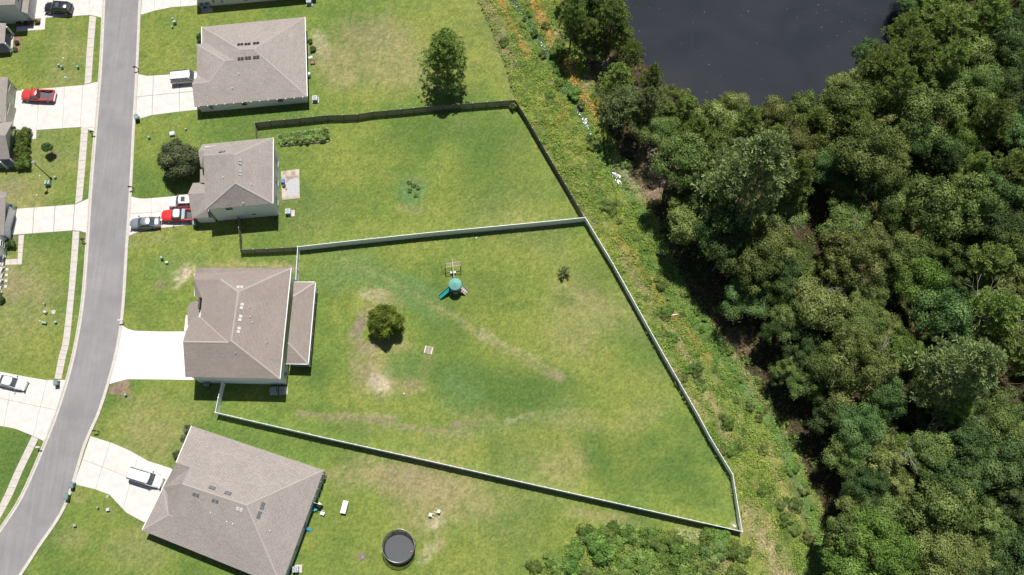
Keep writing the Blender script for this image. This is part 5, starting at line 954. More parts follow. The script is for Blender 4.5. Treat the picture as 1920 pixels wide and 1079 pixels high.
for x0, x1 in ((470, 535), (550, 610)): a, b = g_(x0, 775, 1.3), g_(x1, 765, 1.3); part('window_opening', MB().box(((a.x + b.x) / 2, (a.y + b.y) / 2 + .02, 1.4), (.55, .12, .3), .1 if x0 > 500 else -.1), M_BLACK, t)
def chute(a, b, w, mt, nm_):
    d = (b - a); u = Vector((-d.y, d.x, 0)).normalized(); m = MB(); prof = [(-w, .22), (-w * .93, 0), (w * .93, 0), (w, .22), (w * 1.12, .22), (w * 1.0, -.06), (-w * 1.0, -.06), (-w * 1.12, .22)]
    pts = [a, a + d * .12, a + d * .9 - Vector((0, 0, 0)), b]; vs = []
    for q in pts: vs += [q + u * s_ + Vector((0, 0, z_)) for s_, z_ in prof]
    fs = []
    for k in range(3):
        for i in range(8): j = (i + 1) % 8; fs.append((k * 8 + i, k * 8 + j, (k + 1) * 8 + j, (k + 1) * 8 + i))
    m.add(vs, fs + [tuple(range(8)), tuple(range(24, 32))]); part(nm_, m, mt, t)
chute(g_(440, 690, 1.15), g_(235, 870, .2), .30, M_TEALD, 'slide'); chute(g_(640, 690, 1.1), g_(735, 780, .1), .42, M_TAN, 'climbing_wall')
for k in range(6):
    q = g_(655 + 15 * k, 705 + 13 * k, 1.1 - .17 * k); part('grip', MB().box((q.x + (.1 if k % 2 else -.1), q.y, q.z + .04), (.1, .1, .05)), M_WHITE, t)
# beam and monkey bars
a, b = g_(505, 490, 2.3), g_(465, 145, 2.3); part('beam', MB().tube(a, b, .06, n=8), M_WOODP, t)
A0, A1, B0, B1 = g_(345, 310, 2.1), g_(628, 270, 2.1), g_(345, 245, 2.1), g_(625, 205, 2.1)
for u, v in ((A0, A1), (B0, B1)): part('ladder_rail', MB().tube(u, v, .045, n=6), M_WOODP, t)
for k in range(8): f = (k + .3) / 7.6; part('rung', MB().tube(A0.lerp(A1, f), B0.lerp(B1, f), .03, n=6), M_WOODP, t)
for u, w2 in ((A0, g_(345, 435, 0)), (B0, g_(338, 335, 0)), (A1, g_(632, 395, 0)), (B1, g_(628, 300, 0)), (b, g_(465, 330, 0)), (g_(280, 250, 1.9), g_(280, 400, 0))): part('leg', MB().tube(w2 * 1.0, u, .055, .045, n=6), M_WOOD, t)
part('side_bar', MB().tube(g_(280, 250, 1.9), B0, .025, n=5), M_PEDE, t)
q0, q1 = g_(345, 435, .03), g_(632, 395, .03); part('swing_seat', MB().box(((q0.x + q1.x) / 2, (q0.y + q1.y) / 2, .4), (.9, .35, .05), .1), M_GREY, t)
# pipes, block, debris
for k, (x0, y0, x1, y1) in enumerate(((1249, 595.5, 1253.5, 589.5), (1258, 593.3, 1269.5, 591.5))):
    a, b = G(x0, y0), G(x1, y1); c = (a + b) / 2; solo('plastic_pipe', ('short' if k == 0 else 'longer') + ' white plastic pipe lying in the weeds beyond the fence', 'pipe', MB().tube(Vector((a.x - c.x, a.y - c.y, .45)), Vector((b.x - c.x, b.y - c.y, .50)), .085, n=8), M_WHITE, (c.x, c.y, 0))
p = G(1376, 986.5); t = solo('concrete_block', 'pale block on the bare soil inside the south-east fence corner', 'block', MB().box((0, 0, .1), (.5, .28, .2), -.5, .96), M_LGREY, (p.x, p.y, 0))
for x, y, s_, l in ((757.5, 738.5, .12, 'small white stone on the lawn below the sandy patch'), (893, 446.5, .12, 'small white stone just inside the northern white fence'), (435, 781, .12, 'small white stone by the west end of the white fence')):
    p = G(x, y); solo('white_stone', l, 'stone', MB().lathe((0, 0, 0), [(s_ * .8, 0), (s_, s_ * .5), (s_ * .4, s_)], 7), M_WHITE, (p.x, p.y, 0))
a, b = G(1217, 284, .5), G(1263, 262, 4.5); c = (a + b) / 2; solo('leaning_dead_trunk', 'thin bare grey trunk leaning across the gap in the trees', 'dead tree', MB().tube(Vector((a.x - c.x, a.y - c.y, .1)), Vector((b.x - c.x, b.y - c.y, 4.4)), .13, .06, 7), M_DEAD, (c.x, c.y, 0))
# flecks floating on the pond
rg = random.Random(4); m = MB()
for k in range(46):
    x, y = rg.uniform(1190, 1640), rg.uniform(5, 190)
    if k > 26: x, y = rg.gauss(1560, 30), abs(rg.gauss(20, 30))
    q = G(x, y, -.49); s_ = rg.uniform(.04, .10); m.box((q.x, q.y, -.485), (s_, s_ * rg.uniform(.4, 1.2), .02), rg.uniform(0, 3))
o = ob('floating_flecks', mesh('floating_flecks', m, M_DEAD)); o['kind'] = 'stuff'; o['label'] = 'pale flecks of foam and leaves floating on the pond'
# ------------------------------------------------------------------ foliage
def leafquads(P, N, S_, rng, asp=.62):
    n = len(P); N = N / (np.linalg.norm(N, axis=1, keepdims=True) + 1e-9); r = rng.normal(size=(n, 3)); a = np.cross(N, r); a /= np.linalg.norm(a, axis=1, keepdims=True) + 1e-9; b = np.cross(N, a)
    s = S_[:, None]; V = np.stack([P - a * s, P - b * s * asp, P + a * s, P + b * s * asp], 1).reshape(-1, 3); return V, np.arange(4 * n).reshape(n, 4)
def crown_broad(seed, Rm=3.8, nl=38, per=240, flat=.62, zc=8.2, leaf=(.15, .30), lobe=(.8, 1.45), low=-.25, loose=.0):
    rg = np.random.RandomState(seed); Ps, Ns, Ss, Cs = [], [], [], []
    for k in range(nl):
        z = rg.uniform(low, 1); t = rg.uniform(0, 2 * np.pi); rr = np.sqrt(max(0, 1 - z * z)); q = rg.uniform(.45 - .1 * loose, .86 + .16 * loose) * (1 + (.12 + .2 * loose) * np.sin(3 * t + seed) * np.cos(2 * t + 1.7 * seed))
        c = np.array([rr * np.cos(t) * q * Rm, rr * np.sin(t) * q * Rm, z * q * Rm * flat]); r = rg.uniform(*lobe) * Rm / 3.8; n = int(per * (r / 1.1 / (Rm / 3.8)) ** 2)
        d = rg.normal(size=(n, 3)); d[:, 2] += .45; d /= np.linalg.norm(d, axis=1, keepdims=True); rad = r * (rg.uniform(.55, 1.12, n) + loose * np.abs(rg.normal(size=n)) * .28)[:, None] * np.array([rg.uniform(.7, 1.35), rg.uniform(.7, 1.35), rg.uniform(.45, .8)] if loose else [1, 1, .75])
        Ps.append(c + d * rad); Ns.append(d + rg.normal(size=(n, 3)) * .38); Ss.append(rg.uniform(*leaf, n)); tone = rg.uniform(.0, .75)
        Cs.append(np.stack([np.clip(tone + rg.uniform(-.2, .35, n), 0, 1), np.clip(rg.uniform(.8, 1.15) * rg.uniform(.86, 1.14, n), 0, 2), np.zeros(n)], 1))
    P, N, S2, C2 = map(np.concatenate, (Ps, Ns, Ss, Cs)); P[:, 2] += zc; V, Q = leafquads(P, N, S2, rg); return V, Q, np.repeat(C2, 4, 0)
def trunk_broad(seed, zc, Rm):
    rg = random.Random(seed); m = MB(); r0 = .055 * Rm + .05; m.tube((0, 0, -.3), (.1, .05, zc * .55), r0, r0 * .6, 7)
    for k in range(7):
        a = k * .9 + rg.random(); l = Rm * rg.uniform(.45, .8); st = (.1, .05, zc * rg.uniform(.4, .55)); e_ = (l * math.cos(a), l * math.sin(a), zc + rg.uniform(-.1, .35) * Rm); mid = ((st[0] + e_[0]) * .45, (st[1] + e_[1]) * .45, (st[2] + e_[2]) * .55)
        m.tube(st, mid, r0 * .45, r0 * .3, 5); m.tube(mid, e_, r0 * .3, r0 * .08, 5)
    return m
def pine_parts(seed, Hh=14.0, Rm=3.4, z0=.42, ntuft=520, dense=1.0, cone=.75, nl=12):
    rg = np.random.RandomState(seed); m = MB(); m.tube((0, 0, -.3), (0, 0, Hh * .6), .19, .14, 7); m.tube((0, 0, Hh * .6), (0, 0, Hh), .14, .03, 6); T = []
    nw = int(30 * dense); ph = 0
    for k in range(nw):
        f = (k + rg.rand() * .6) / nw; z = Hh * (z0 + (1 - z0) * f); ph += 2.4 + rg.rand() * .5; l = Rm * (1 - f) ** cone * rg.uniform(.72, 1.1) + .35; rise = rg.uniform(.0, .28) + .3 * f
        d = np.array([np.cos(ph), np.sin(ph), 0]); s = np.array([-d[1], d[0], 0]); st = np.array([0, 0, z]); en = st + d * l + np.array([0, 0, l * rise]); m.tube(st, en, .045 + .012 * l, .015, 5)
        for j in range(max(6, int(ntuft / nw * (.4 + l / Rm)))):
            u = rg.uniform(.28, 1.04); w = rg.normal() * .26 * l * (1.15 - .5 * u); T.append((st + (en - st) * u + s * w + np.array([0, 0, rg.uniform(-.15, .22)]), d * .8 + s * np.sign(w) * .5 + np.array([0, 0, .75])))
    for j in range(14): T.append((np.array([rg.normal() * .2, rg.normal() * .2, Hh - rg.rand() * .9]), np.array([rg.normal() * .4, rg.normal() * .4, 1.])))
    V, C2 = [], []
    for p, d in T:
        d = d / np.linalg.norm(d); ln = rg.uniform(.34, .52); tone = rg.uniform(.1, .8); br = rg.uniform(.8, 1.15); dd_ = rg.normal(size=(nl, 3)) * .62 + d; dd_ /= np.linalg.norm(dd_, axis=1, keepdims=True); sd = np.cross(dd_, rg.normal(size=(nl, 3))); sd /= np.linalg.norm(sd, axis=1, keepdims=True) + 1e-9
        b0 = p - dd_ * .04; tip = p + dd_ * ln; V.append(np.stack([b0 - sd * .02, tip - sd * .05, tip + sd * .05, b0 + sd * .02], 1).reshape(-1, 3)); c = np.tile([tone, br, 0], (nl * 4, 1)); C2.append(c)
    V = np.concatenate(V); C2 = np.concatenate(C2); return V, np.arange(len(V)).reshape(-1, 4), C2, m
def make_tree(name, label, cat, lf, VQC, trunk, loc, group=None, bark=None):
    t = thing(name, label, cat, loc, group=group); ob('crown', fastmesh('crown', *VQC[:2], LF[lf], VQC[2], False), t); ob('trunk', mesh('trunk', trunk, bark or M_BARK, True), t); return t
BROAD = []
for s_ in range(9):
    Rm = 3.8; fl = (.8, .62, .95)[s_ % 3]; vq = crown_broad(s_ + 11, Rm, (36, 48, 30)[(s_ // 3) % 3], 620, fl, 8.4, leaf=((.09, .18), (.08, .15), (.11, .21))[s_ % 3], lobe=((.65, 1.15), (.5, .95), (.8, 1.35))[(s_ // 3) % 3], loose=.85)
    BROAD.append((vq, mesh('trunk', trunk_broad(s_, 8.4, Rm), M_BARK, True)))
PINE = []
for s_ in range(6):
    V_, Q_, C_, tm = pine_parts(s_ + 41, (14.0, 13.0, 15.0)[s_ % 3], (3.5, 3.9, 3.3)[s_ % 3], (.45, .5, .38)[s_ % 3], 620, 1.0, (.6, .45, .7)[s_ % 3]); PINE.append(((V_, Q_, C_), mesh('trunk', tm, M_BARK, True)))
MESHC = {}
def crown_mesh(pool, i, lf):
    k = (id(pool), i)
    if k not in MESHC: vq = pool[i][0]; MESHC[k] = fastmesh('crown', vq[0], vq[1], LF['mid'], vq[2], False)
    return MESHC[k]
def leafob(name, pool, i, lf, parent, loc=(0, 0, 0), rz=0):   # shared mesh, leaf colour set on the object
    o = ob(name, crown_mesh(pool, i, lf), parent, loc, rz); o.material_slots[0].link = 'OBJECT'; o.material_slots[0].material = LF[lf]; return o
trng = random.Random(77)
def tree_at(px, py, rp, kind, label=None, group=None, i=None, zmul=None):
    zmul = zmul or trng.uniform(.82, 1.3)
    pine = kind.startswith('pine'); Rv, zc = (3.4, 10.0) if pine else (3.8, 8.4)
    s0 = 10.9 + py * .0022; Rm = rp / s0 ; sc = Rm / Rv; 
    if pine: sc = max(.55, sc)
    p = G(px, py, zc * sc * zmul); pool = PINE if pine else BROAD; i = trng.randrange(len(pool)) if i is None else i
    nm = 'pine_tree' if pine else 'broadleaf_tree'
    L0, g0 = KINDS[kind]; zt, zg = zone(px, py); L0 = L0 + zt; g0 = g0 + zg; t = thing(nm, label or L0, 'tree', (p.x, p.y, -.05), trng.uniform(0, 6.28), None if label else (group or g0)); t.scale = (sc, sc, sc * zmul)
    leafob('crown', pool, i, kind, t); ob('trunk', pool[i][1], t); return t
KINDS = dict(mid=('mid green broadleaf tree', 'mid green trees'), yel=('yellow-green broadleaf tree', 'yellow-green trees'), dark=('dark green broadleaf tree', 'dark green trees'), bri=('bright fresh-green broadleaf tree', 'bright green trees'), blue=('bluish-green broadleaf tree', 'bluish-green trees'), pine=('long-needled green pine', 'green pines'), pineb=('pale grey-green pine', 'pale pines'))
def zone(x, y):
    if y < 130 and x > 1560: return ' in the wood at the top right, north-east of the pond', ' at the top right'
    if x > 1560 and y < 340: return ' on the slope right of the pond, below the top right corner', ' right of the pond'
    if y < 275: return ' on the near bank between pond and ditch', ' on the pond bank'
    if y < 420: return (' just south of the pond, left half of the wood', ' south of the pond') if x < 1640 else (' by the right edge, level with the board fence yard', ' by the upper right edge')
    if y < 560: return (' at the left margin of the wood, level with the playset', ' level with the playset') if x < 1560 else (' in the centre of the wood, level with the playset', ' in the centre of the wood')
    if y < 720: return (' at the left margin of the wood, level with the round bush', ' level with the round bush') if x < 1640 else (' near the right edge, level with the round bush', ' near the right edge')
    if y < 880: return (' at the left margin of the wood, above the south-east fence corner', ' above the fence corner') if x < 1700 else (' near the right edge, above the bottom corner', ' above the bottom corner')
    return (' at the bottom of the wood, left of the corner', ' at the bottom of the wood') if x < 1740 else (' in the bottom right corner of the wood', ' in the bottom right corner')
BANK = 'pines on the near bank of the pond'; BL = 'green pine on the bank between the pond and the weedy ditch'
spec = [(1075, 28, 34, 'pine'), (1108, 62, 34, 'pine'), (1150, 28, 34, 'pine'), (1128, 20, 30, 'dark'), (1165, 70, 30, 'pine'), (1185, 98, 24, 'pine'), (1120, 98, 20, 'mid'), (1160, 150, 40, 'pine'), (1172, 195, 42, 'pineb'), (1222, 148, 28, 'pine'), (1212, 198, 40, 'pineb'), (1250, 212, 30, 'pine'), (1243, 245, 34, 'mid'),
 (1290, 203, 30, 'pine'), (1304, 255, 44, 'pine'), (1345, 232, 34, 'yel'), (1376, 200, 26, 'yel'), (1400, 238, 40, 'pine'), (1455, 218, 30, 'yel'), (1500, 205, 30, 'mid'), (1525, 232, 34, 'pine'), (1268, 300, 48, 'mid'), (1450, 262, 40, 'pine'), (1350, 290, 44, 'mid'), (1500, 275, 36, 'yel'),
 (1300, 355, 40, 'dark'), (1350, 362, 40, 'mid'), (1350, 425, 44, 'dark'), (1395, 420, 34, 'mid'), (1360, 470, 44, 'dark'), (1430, 410, 36, 'yel'), (1478, 396, 38, 'mid'), (1415, 500, 46, 'mid'), (1460, 510, 40, 'dark'), (1500, 505, 44, 'mid'), (1552, 255, 40, 'yel'), (1600, 235, 36, 'pine'), (1562, 310, 36, 'blue'), (1620, 295, 60, 'mid'),
 (1662, 128, 46, 'pine'), (1712, 95, 46, 'pine'), (1700, 52, 34, 'pine'), (1745, 26, 40, 'pine'), (1790, 50, 54, 'pine'), (1850, 26, 44, 'pine'), (1775, 125, 48, 'pine'), (1832, 100, 40, 'yel'), (1880, 88, 40, 'blue'), (1908, 40, 36, 'dark'), (1770, 178, 52, 'mid'), (1838, 160, 40, 'mid'), (1680, 172, 46, 'pine'), (1860, 222, 46, 'pine'), (1712, 230, 46, 'mid'), (1905, 150, 40, 'dark'),
 (1572, 165, 32, 'yel'), (1610, 182, 34, 'mid'), (1628, 150, 24, 'mid'), (1770, 290, 34, 'dark'), (1730, 265, 36, 'dark'), (1655, 345, 40, 'dark'), (1640, 250, 40, 'yel'), (1900, 320, 44, 'pine'), (1830, 310, 34, 'pine'), (1880, 420, 48, 'dark'), (1810, 405, 50, 'mid'), (1748, 402, 48, 'mid'), (1600, 400, 40, 'mid'), (1572, 440, 44, 'mid'),
 (1625, 465, 46, 'yel'), (1575, 505, 46, 'yel'), (1700, 470, 46, 'mid'), (1722, 520, 40, 'bri'), (1660, 520, 40, 'mid'), (1770, 460, 40, 'mid'), (1850, 495, 54, 'pine'), (1905, 480, 40, 'mid'), (1800, 530, 34, 'dark'), (1445, 560, 40, 'mid'), (1540, 580, 52, 'yel'), (1480, 595, 36, 'mid'), (1445, 625, 26, 'dark'), (1600, 560, 40, 'yel'), (1510, 650, 40, 'dark'), (1560, 690, 46, 'mid'), (1508, 715, 34, 'mid'),
 (1620, 670, 52, 'yel'), (1595, 725, 44, 'yel'), (1660, 620, 30, 'yel'), (1770, 590, 46, 'blue'), (1865, 585, 56, 'pine'), (1905, 650, 50, 'pine'), (1700, 665, 40, 'bri'), (1740, 655, 30, 'mid'), (1650, 745, 40, 'blue'), (1560, 780, 40, 'dark'), (1600, 800, 46, 'blue'), (1640, 790, 40, 'mid'), (1585, 850, 44, 'mid'), (1655, 865, 46, 'yel'), (1625, 905, 40, 'dark'), (1680, 915, 40, 'yel'),
 (1865, 865, 60, 'blue'), (1800, 895, 48, 'dark'), (1880, 790, 46, 'mid'), (1820, 820, 40, 'dark'), (1900, 930, 48, 'dark'), (1770, 955, 54, 'mid'), (1850, 985, 46, 'mid'), (1598, 945, 36, 'yel'), (1580, 1000, 40, 'mid'), (1630, 1020, 56, 'bri'), (1680, 1050, 46, 'bri'), (1590, 1060, 44, 'bri'), (1765, 1045, 52, 'yel'), (1840, 1050, 44, 'yel'), (1905, 1030, 46, 'dark'), (1720, 1000, 30, 'blue')]
spots = []
for px, py, rp, kd in spec:
    tree_at(px, py, rp * (.86 if kd.startswith('pine') else 1), kd)
    spots.append((px, py, rp))
for px, py, rp, kd, lb in [(1412, 322, 74, 'pineb', 'broad pale pine with a wide flat crown, largest crown south of the pond'), (1805, 690, 66, 'pineb', 'big bluish pine with brownish tips and a leaning bare limb, deep in the wood'), (1805, 252, 38, 'bri', 'single vivid lime-green tree among darker crowns at the upper right'), (1715, 300, 22, 'blue', 'small pale blue-green tree in the dark gap right of the pond')]:
    tree_at(px, py, rp, kd, lb); spots.append((px, py, rp))
CANOPY = [(1045, -60), (1060, 40), (1120, 130), (1140, 200), (1165, 240), (1250, 262), (1250, 330), (1290, 400), (1330, 450), (1380, 500), (1390, 560), (1430, 620), (1445, 680), (1490, 720), (1535, 790), (1575, 850), (1575, 950), (1585, 1120), (2080, 1120), (2080, -80), (1720, -80), (1660, 70), (1500, 205), (1350, 240), (1290, 215), (1220, 125), (1180, 70), (1155, -60)]
GAPS = [(1530, 395, 46), (1690, 590, 40), (1725, 320, 30), (1640, 850, 20), (1495, 445, 22), (1760, 345, 26), (1575, 640, 14), (1720, 900, 30), (1690, 780, 22), (1625, 740, 16), (1215, 255, 34), (1400, 370, 10), (1130, 130, 30), (1700, 955, 24), (1900, 720, 26), (1850, 670, 8)]
def okspot(x, y, r, f=.86):
    if not bool(inpoly(np.array([x]), np.array([y]), CANOPY)[0]): return False
    for gx_, gy_, gr in GAPS:
        if math.hypot(x - gx_, y - gy_) < gr + r * .55: return False
    return all(math.hypot(x - a, y - b) > (r + c) * f * .62 for a, b, c in spots)
for k in range(2600):
    x, y = trng.uniform(1045, 2060), trng.uniform(-60, 1110); r = trng.uniform(26, 44)
    if okspot(x, y, r):
        kd = trng.choice(['mid', 'mid', 'dark', 'yel', 'blue', 'pine'] if y < 400 else ['mid', 'mid', 'dark', 'dark', 'yel', 'blue', 'bri', 'pine']); tree_at(x, y, r, kd); spots.append((x, y, r))
print('trees', len(spots))
# standalone trees
V_, Q_, C_, tm = pine_parts(99, 12.8, 4.1, .22, 1050, 1.7, .5); p = G(841, 150)
make_tree('pine_tree', 'tall lone pine on the lawn just north of the dark board fence', 'tree', 'pine', (V_, Q_, C_), tm, (p.x, p.y, 0))
vq = crown_broad(7, 3.3, 92, 330, .78, 3.5, (.08, .17), (.75, 1.3), -.6); p = G(333, 300, 3.6); make_tree('oak_tree', 'round dark oak on the front lawn touching the patio house', 'tree', 'oak', vq, trunk_broad(3, 3.6, 3.0), (p.x, p.y, 0))
vq = crown_broad(8, 2.75, 110, 330, .86, 2.6, (.08, .16), (.75, 1.25), -.75); p = G(721.5, 604, 2.8); make_tree('round_bush', 'big round dense bush alone in the fenced yard', 'bush', 'shr', vq, trunk_broad(5, 2.4, 1.6), (p.x, p.y, 0))
vq = crown_broad(9, .75, 12, 90, .8, 1.9, (.07, .13), (1.6, 2.4), -.5); p = G(89, 277, 1.9); make_tree('small_tree', 'small lollipop tree on the lawn above the street lamp', 'tree', 'dark', vq, MB().tube((0, 0, -.1), (0, 0, 1.7), .05, .04, 6), (p.x, p.y, 0))
V_, Q_, C_, tm = pine_parts(5, 1.6, .8, .1, 9, .22, .8, 6); p = G(1058, 514); make_tree('pine_sapling', 'small scraggly pine sapling in the fenced yard near the east fence', 'sapling', 'pineb', (V_, Q_, C_), tm, (p.x, p.y, 0))
# shrubs
SH = [(crown_broad(s_ + 70, 1.0, 14, 75, .75, .75, (.06, .13), (1.3, 2.0), -.4), mesh('stems', MB().tube((0, 0, -.1), (.1, 0, .7), .04, .02, 5).tube((0, 0, -.1), (-.2, .2, .8), .03, .015, 5).tube((0, 0, -.1), (.1, -.25, .8), .03, .015, 5), M_BARK)) for s_ in range(5)]
def shrub(px, py, rp, kind, label, group=None, name='shrub', hz=1.0):
    r = rp / (10.9 + py * .0022); p = G(px, py, .75 * r * hz); t = thing(name, label, name.replace('_', ' '), (p.x, p.y, -.02), trng.uniform(0, 6), group); t.scale = (r, r, r * hz); i = trng.randrange(5)
    leafob('foliage', SH, i, kind, t); ob('stems', SH[i][1], t); return t
hedge = thing('hedge', 'bright green clipped hedge in front of the greenish house porch', 'hedge', G(43, 288))
for k in range(10):
    q = G(38 + (k % 2) * 10, 262 + (k // 2) * 12, .6); o = leafob('shrub', SH, k % 5, 'weed', hedge, (q.x - hedge.location.x, q.y - hedge.location.y, 0), k * 1.3); o.scale = (.85, .85, 1.15)
shrub(48, 248, 11, 'weed', 'pale twiggy shrub beside the garden path north of the hedge'); shrub(70, 41.5, 5, 'dark', 'small dark shrub in the square red mulch bed')
for x, l in ((36, 'left'), (50, 'right')): shrub(x, 43, 5, 'oak', 'small dark shrub in the long shaded mulch bed, %s of two' % l)
shrub(32, 80, 5, 'dark', 'dark shrub in the narrow mulch bed, upper of two'); shrub(28, 92, 5, 'oak', 'dark shrub in the narrow mulch bed, lower of two'); shrub(1, 561, 8, 'dark', 'dark bush at the left edge below the pale house'); shrub(19, 458, 9, 'dark', 'dark green bush in the corner below the garage of the pale house', hz=1.2); shrub(25, 466, 4, 'weed', 'small plant beside the path to the pale house')
for x, y, l in ((352, 805, 'uppermost'), (345, 823, 'middle'), (330, 852, 'lowest')): shrub(x, y, 8, 'oak', 'dark foundation shrub along the west wall of the southern house, %s of three' % l, 'foundation shrubs')
for y, l in ((68, 'upper'), (76, 'lower')): shrub(373.5, y, 5, 'dark', 'dark foundation shrub at the west wall of the northern house, %s of two' % l)
shrub(963, 200, 7, 'yel', 'leafy yellow-green shrub in the corner of the dark board fence', hz=1.5); shrub(532.5, 348, 3.2, 'weed', 'green plant growing out of the dark pot on the patio', name='pot_plant')
for k, (x, y) in enumerate(((768, 342), (776, 348), (784, 352), (768, 358), (780, 366))): shrub(x, y, 4.5, 'bri', 'small bright plant in the round patch of the northern fenced yard', 'young plants in the round lawn patch', hz=.6)
p0_ = [(596, 92, 6), (592, 78, 5)]
for x, y, r in p0_: shrub(x - 10, y, r, 'mid', 'low green weed clump behind the northern house, %s' % ('lower one' if y > 85 else 'upper one'))
P4, cbed, tbed = GBED
brg = random.Random(9); bplants = 0
for k in range(66):
    u, v = (k % 22 + .5) / 22, (k // 22 + .5) / 3; a = P4[0].lerp(P4[1], u); b = P4[3].lerp(P4[2], u); q = a.lerp(b, .12 + .76 * v + brg.uniform(-.1, .1)); r = brg.uniform(.36, .60)
    t = thing('vegetable_plant', 'leafy vegetable plant growing in the timber garden bed', 'plant', (q.x, q.y, .1), brg.uniform(0, 6), 'vegetable plants in the garden bed'); t.scale = (r, r, r * brg.uniform(.7, 1.3)); leafob('foliage', SH, k % 5, 'veg', t)
TG = 'shrubs of the thicket at the bottom edge'; TLB = 'leafy green shrub in the thicket at the bottom edge south of the white fence'
for x, y, r, kd in [(1003, 1062, 13, 'mid'), (1030, 1050, 12, 'mid'), (1052, 1062, 18, 'yel'), (1082, 1032, 15, 'bri'), (1098, 1002, 17, 'mid'), (1112, 1012, 18, 'bri'), (1126, 1030, 24, 'bri'), (1148, 1000, 18, 'bri'), (1155, 1018, 14, 'mid'), (1175, 1003, 17, 'mid'), (1200, 1010, 17, 'mid'), (1222, 1005, 14, 'bri'), (1240, 1018, 17, 'mid'), (1262, 1012, 16, 'mid'), (1275, 1040, 24, 'mid'), (1305, 1050, 26, 'mid'), (1325, 1042, 22, 'dark'), (1332, 1008, 18, 'bri'), (1352, 1012, 18, 'bri'), (1365, 1028, 18, 'mid'), (1345, 1032, 18, 'dark'), (1200, 1052, 24, 'mid'), (1236, 1060, 22, 'yel'), (1170, 1062, 20, 'mid'), (1290, 1074, 22, 'yel'), (1075, 1068, 17, 'bri'), (1100, 1074, 14, 'blue'), (1320, 1076, 18, 'dark'), (1395, 1040, 14, 'yel'), (1260, 1080, 20, 'bri'), (1210, 1085, 22, 'mid'), (1150, 1085, 18, 'bri'), (1380, 1075, 16, 'weed')]:
    shrub(x, y, r * 1.12, {'mid': 'weed', 'yel': 'weed', 'dark': 'mid', 'blue': 'mid'}.get(kd, kd), TLB, TG, hz=.72)
WG = 'bushes among the weeds beyond the east fence'; WLB = 'low leafy bush among the weeds beyond the east fence'
for k in range(120):
    t_ = trng.random(); cx_ = 1000 + 520 * t_; cy_ = 40 + 1000 * t_ ** .95; x, y = cx_ + trng.gauss(0, 38), cy_ + trng.gauss(0, 20)
    if bool(inpoly(np.array([x]), np.array([y]), LAWN)[0]) or bool(inpoly(np.array([x - 10.]), np.array([y + 6.]), LAWN)[0]): continue
    shrub(x, y, trng.uniform(4, 10) if k % 5 else trng.uniform(10, 15), trng.choice(['bri', 'weed', 'weed', 'mid', 'yel']), WLB, WG, hz=.7)
# dead grey trees and limbs
def dead(seed, hgt, spread):
    rg = random.Random(seed); m = MB()
    def br(p, d, l, r, n):
        q = p + d * l; m.tube(p, q, r, r * .65, 5)
        if n:
            for k in range(3 if n > 1 else 2): dd_ = (d + Vector((rg.uniform(-1, 1), rg.uniform(-1, 1), rg.uniform(-.35, .5))) * spread).normalized(); br(q, dd_, l * rg.uniform(.55, .8), r * .6, n - 1)
    br(Vector((0, 0, -.2)), Vector((.05, .05, 1)).normalized(), hgt * .45, hgt * .013, 4); return m
for k, (x, y, z, hh, l) in enumerate([(1720, 850, 9, 10.5, 'bare grey dead tree with fine pale twigs, deep in the wood at the right'), (1478, 392, 8, 9.5, 'bare pale dead tree beside the dark gap south of the pond'), (1632, 700, 10, 11, 'pale dead twigs poking out of the yellow-green crowns'), (1880, 700, 9, 10.5, 'dark curving dead limbs near the right edge'), (1880, 830, 9, 10.5, 'pale bare branches above the bluish crown near the right edge'), (1590, 490, 10, 11, 'pale bare twig in the yellow-green crown left of the wood centre'), (1860, 600, 10, 12, 'grey bare branches inside the large pine at the right edge'), (1545, 585, 9.5, 10.5, 'bare grey twigs on top of the yellow-green tree at the wood edge')]):
    p = G(x, y, z); solo('dead_tree', l, 'dead tree', dead(k + 3, hh, .75), M_DEAD if k != 3 else M_BARK, (p.x, p.y, 0), k * 1.1)
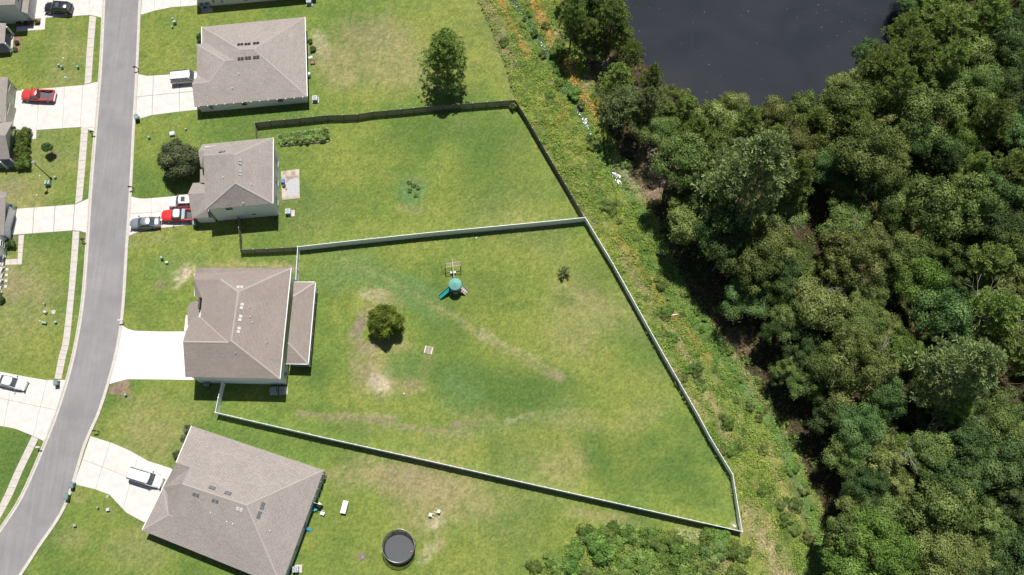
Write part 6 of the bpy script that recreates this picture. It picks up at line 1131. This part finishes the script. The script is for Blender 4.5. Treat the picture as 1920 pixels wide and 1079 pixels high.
# ground cover: uncountable weeds, one object, coloured like the soil and plants they stand on
def groundcover(name, N0, mask, seed, smin, smax, hmax, clump, bright, label, greenmix=0.0):
    rg = np.random.RandomState(seed); ii = rg.randint(8, ni - 8, N0 * 14); jj = rg.randint(8, nj - 8, N0 * 14); ok = mask[ii, jj] & (Z[ii, jj] > -.45) & (vnoise(X[ii, jj] + 300, Y[ii, jj] + 300, .9, seed, 3) > clump); ii, jj = ii[ok][:N0], jj[ok][:N0]
    x = X[ii, jj] + rg.uniform(-.2, .2, len(ii)); y = Y[ii, jj] + rg.uniform(-.2, .2, len(ii)); hn = vnoise(x + 500, y + 500, .8, seed + 1, 3); h_ = np.clip((hn - .3) * 2, .05, 1) * hmax; z = Z[ii, jj] + rg.uniform(.02, 1, len(ii)) * h_
    P = np.stack([x, y, z], 1); N = rg.normal(size=P.shape) * .55 + np.array([0, .0, 1]); V_, Q_ = leafquads(P, N, rg.uniform(smin, smax, len(P)), rg, .5)
    c = C[ii, jj]; lum = rg.uniform(.7, 1.45, (len(ii), 1)) * bright; gr = np.array([[.15, .225, .045]]); gm = np.clip(rg.rand(len(ii), 1) * 1.3 * greenmix + (hn[:, None] - .5) * 1.2, 0, 1); c = (c * (1 - gm) + gr * gm) * lum
    o = ob(name, fastmesh(name, V_, Q_, M_VEG, np.repeat(c, 4, 0), False)); o['kind'] = 'stuff'; o['label'] = label; return o
vis = (PX > 850) & (PX < 1990) & (PY > -60) & (PY < 1130)
groundcover('weeds', 190000, rough & ~wood & vis & ~inpond, 31, .07, .19, .55, .33, 1.62, 'tangle of weeds and tall grass between the fences and the wood', .5)
groundcover('undergrowth', 60000, wood & rough & vis & (dpond > 4) & ~inpond, 32, .1, .28, .9, .45, 1.2, 'low undergrowth on the shaded floor of the wood', .6)
thk = inpoly(PX, PY, [(985, 1110), (995, 1078), (1030, 1046), (1060, 1020), (1085, 998), (1130, 990), (1230, 994), (1290, 1004), (1380, 1010), (1400, 1110)])
groundcover('thicket_weeds', 40000, thk, 33, .08, .2, 1.1, .3, 1.45, 'dense weeds filling the thicket at the bottom edge', .9)
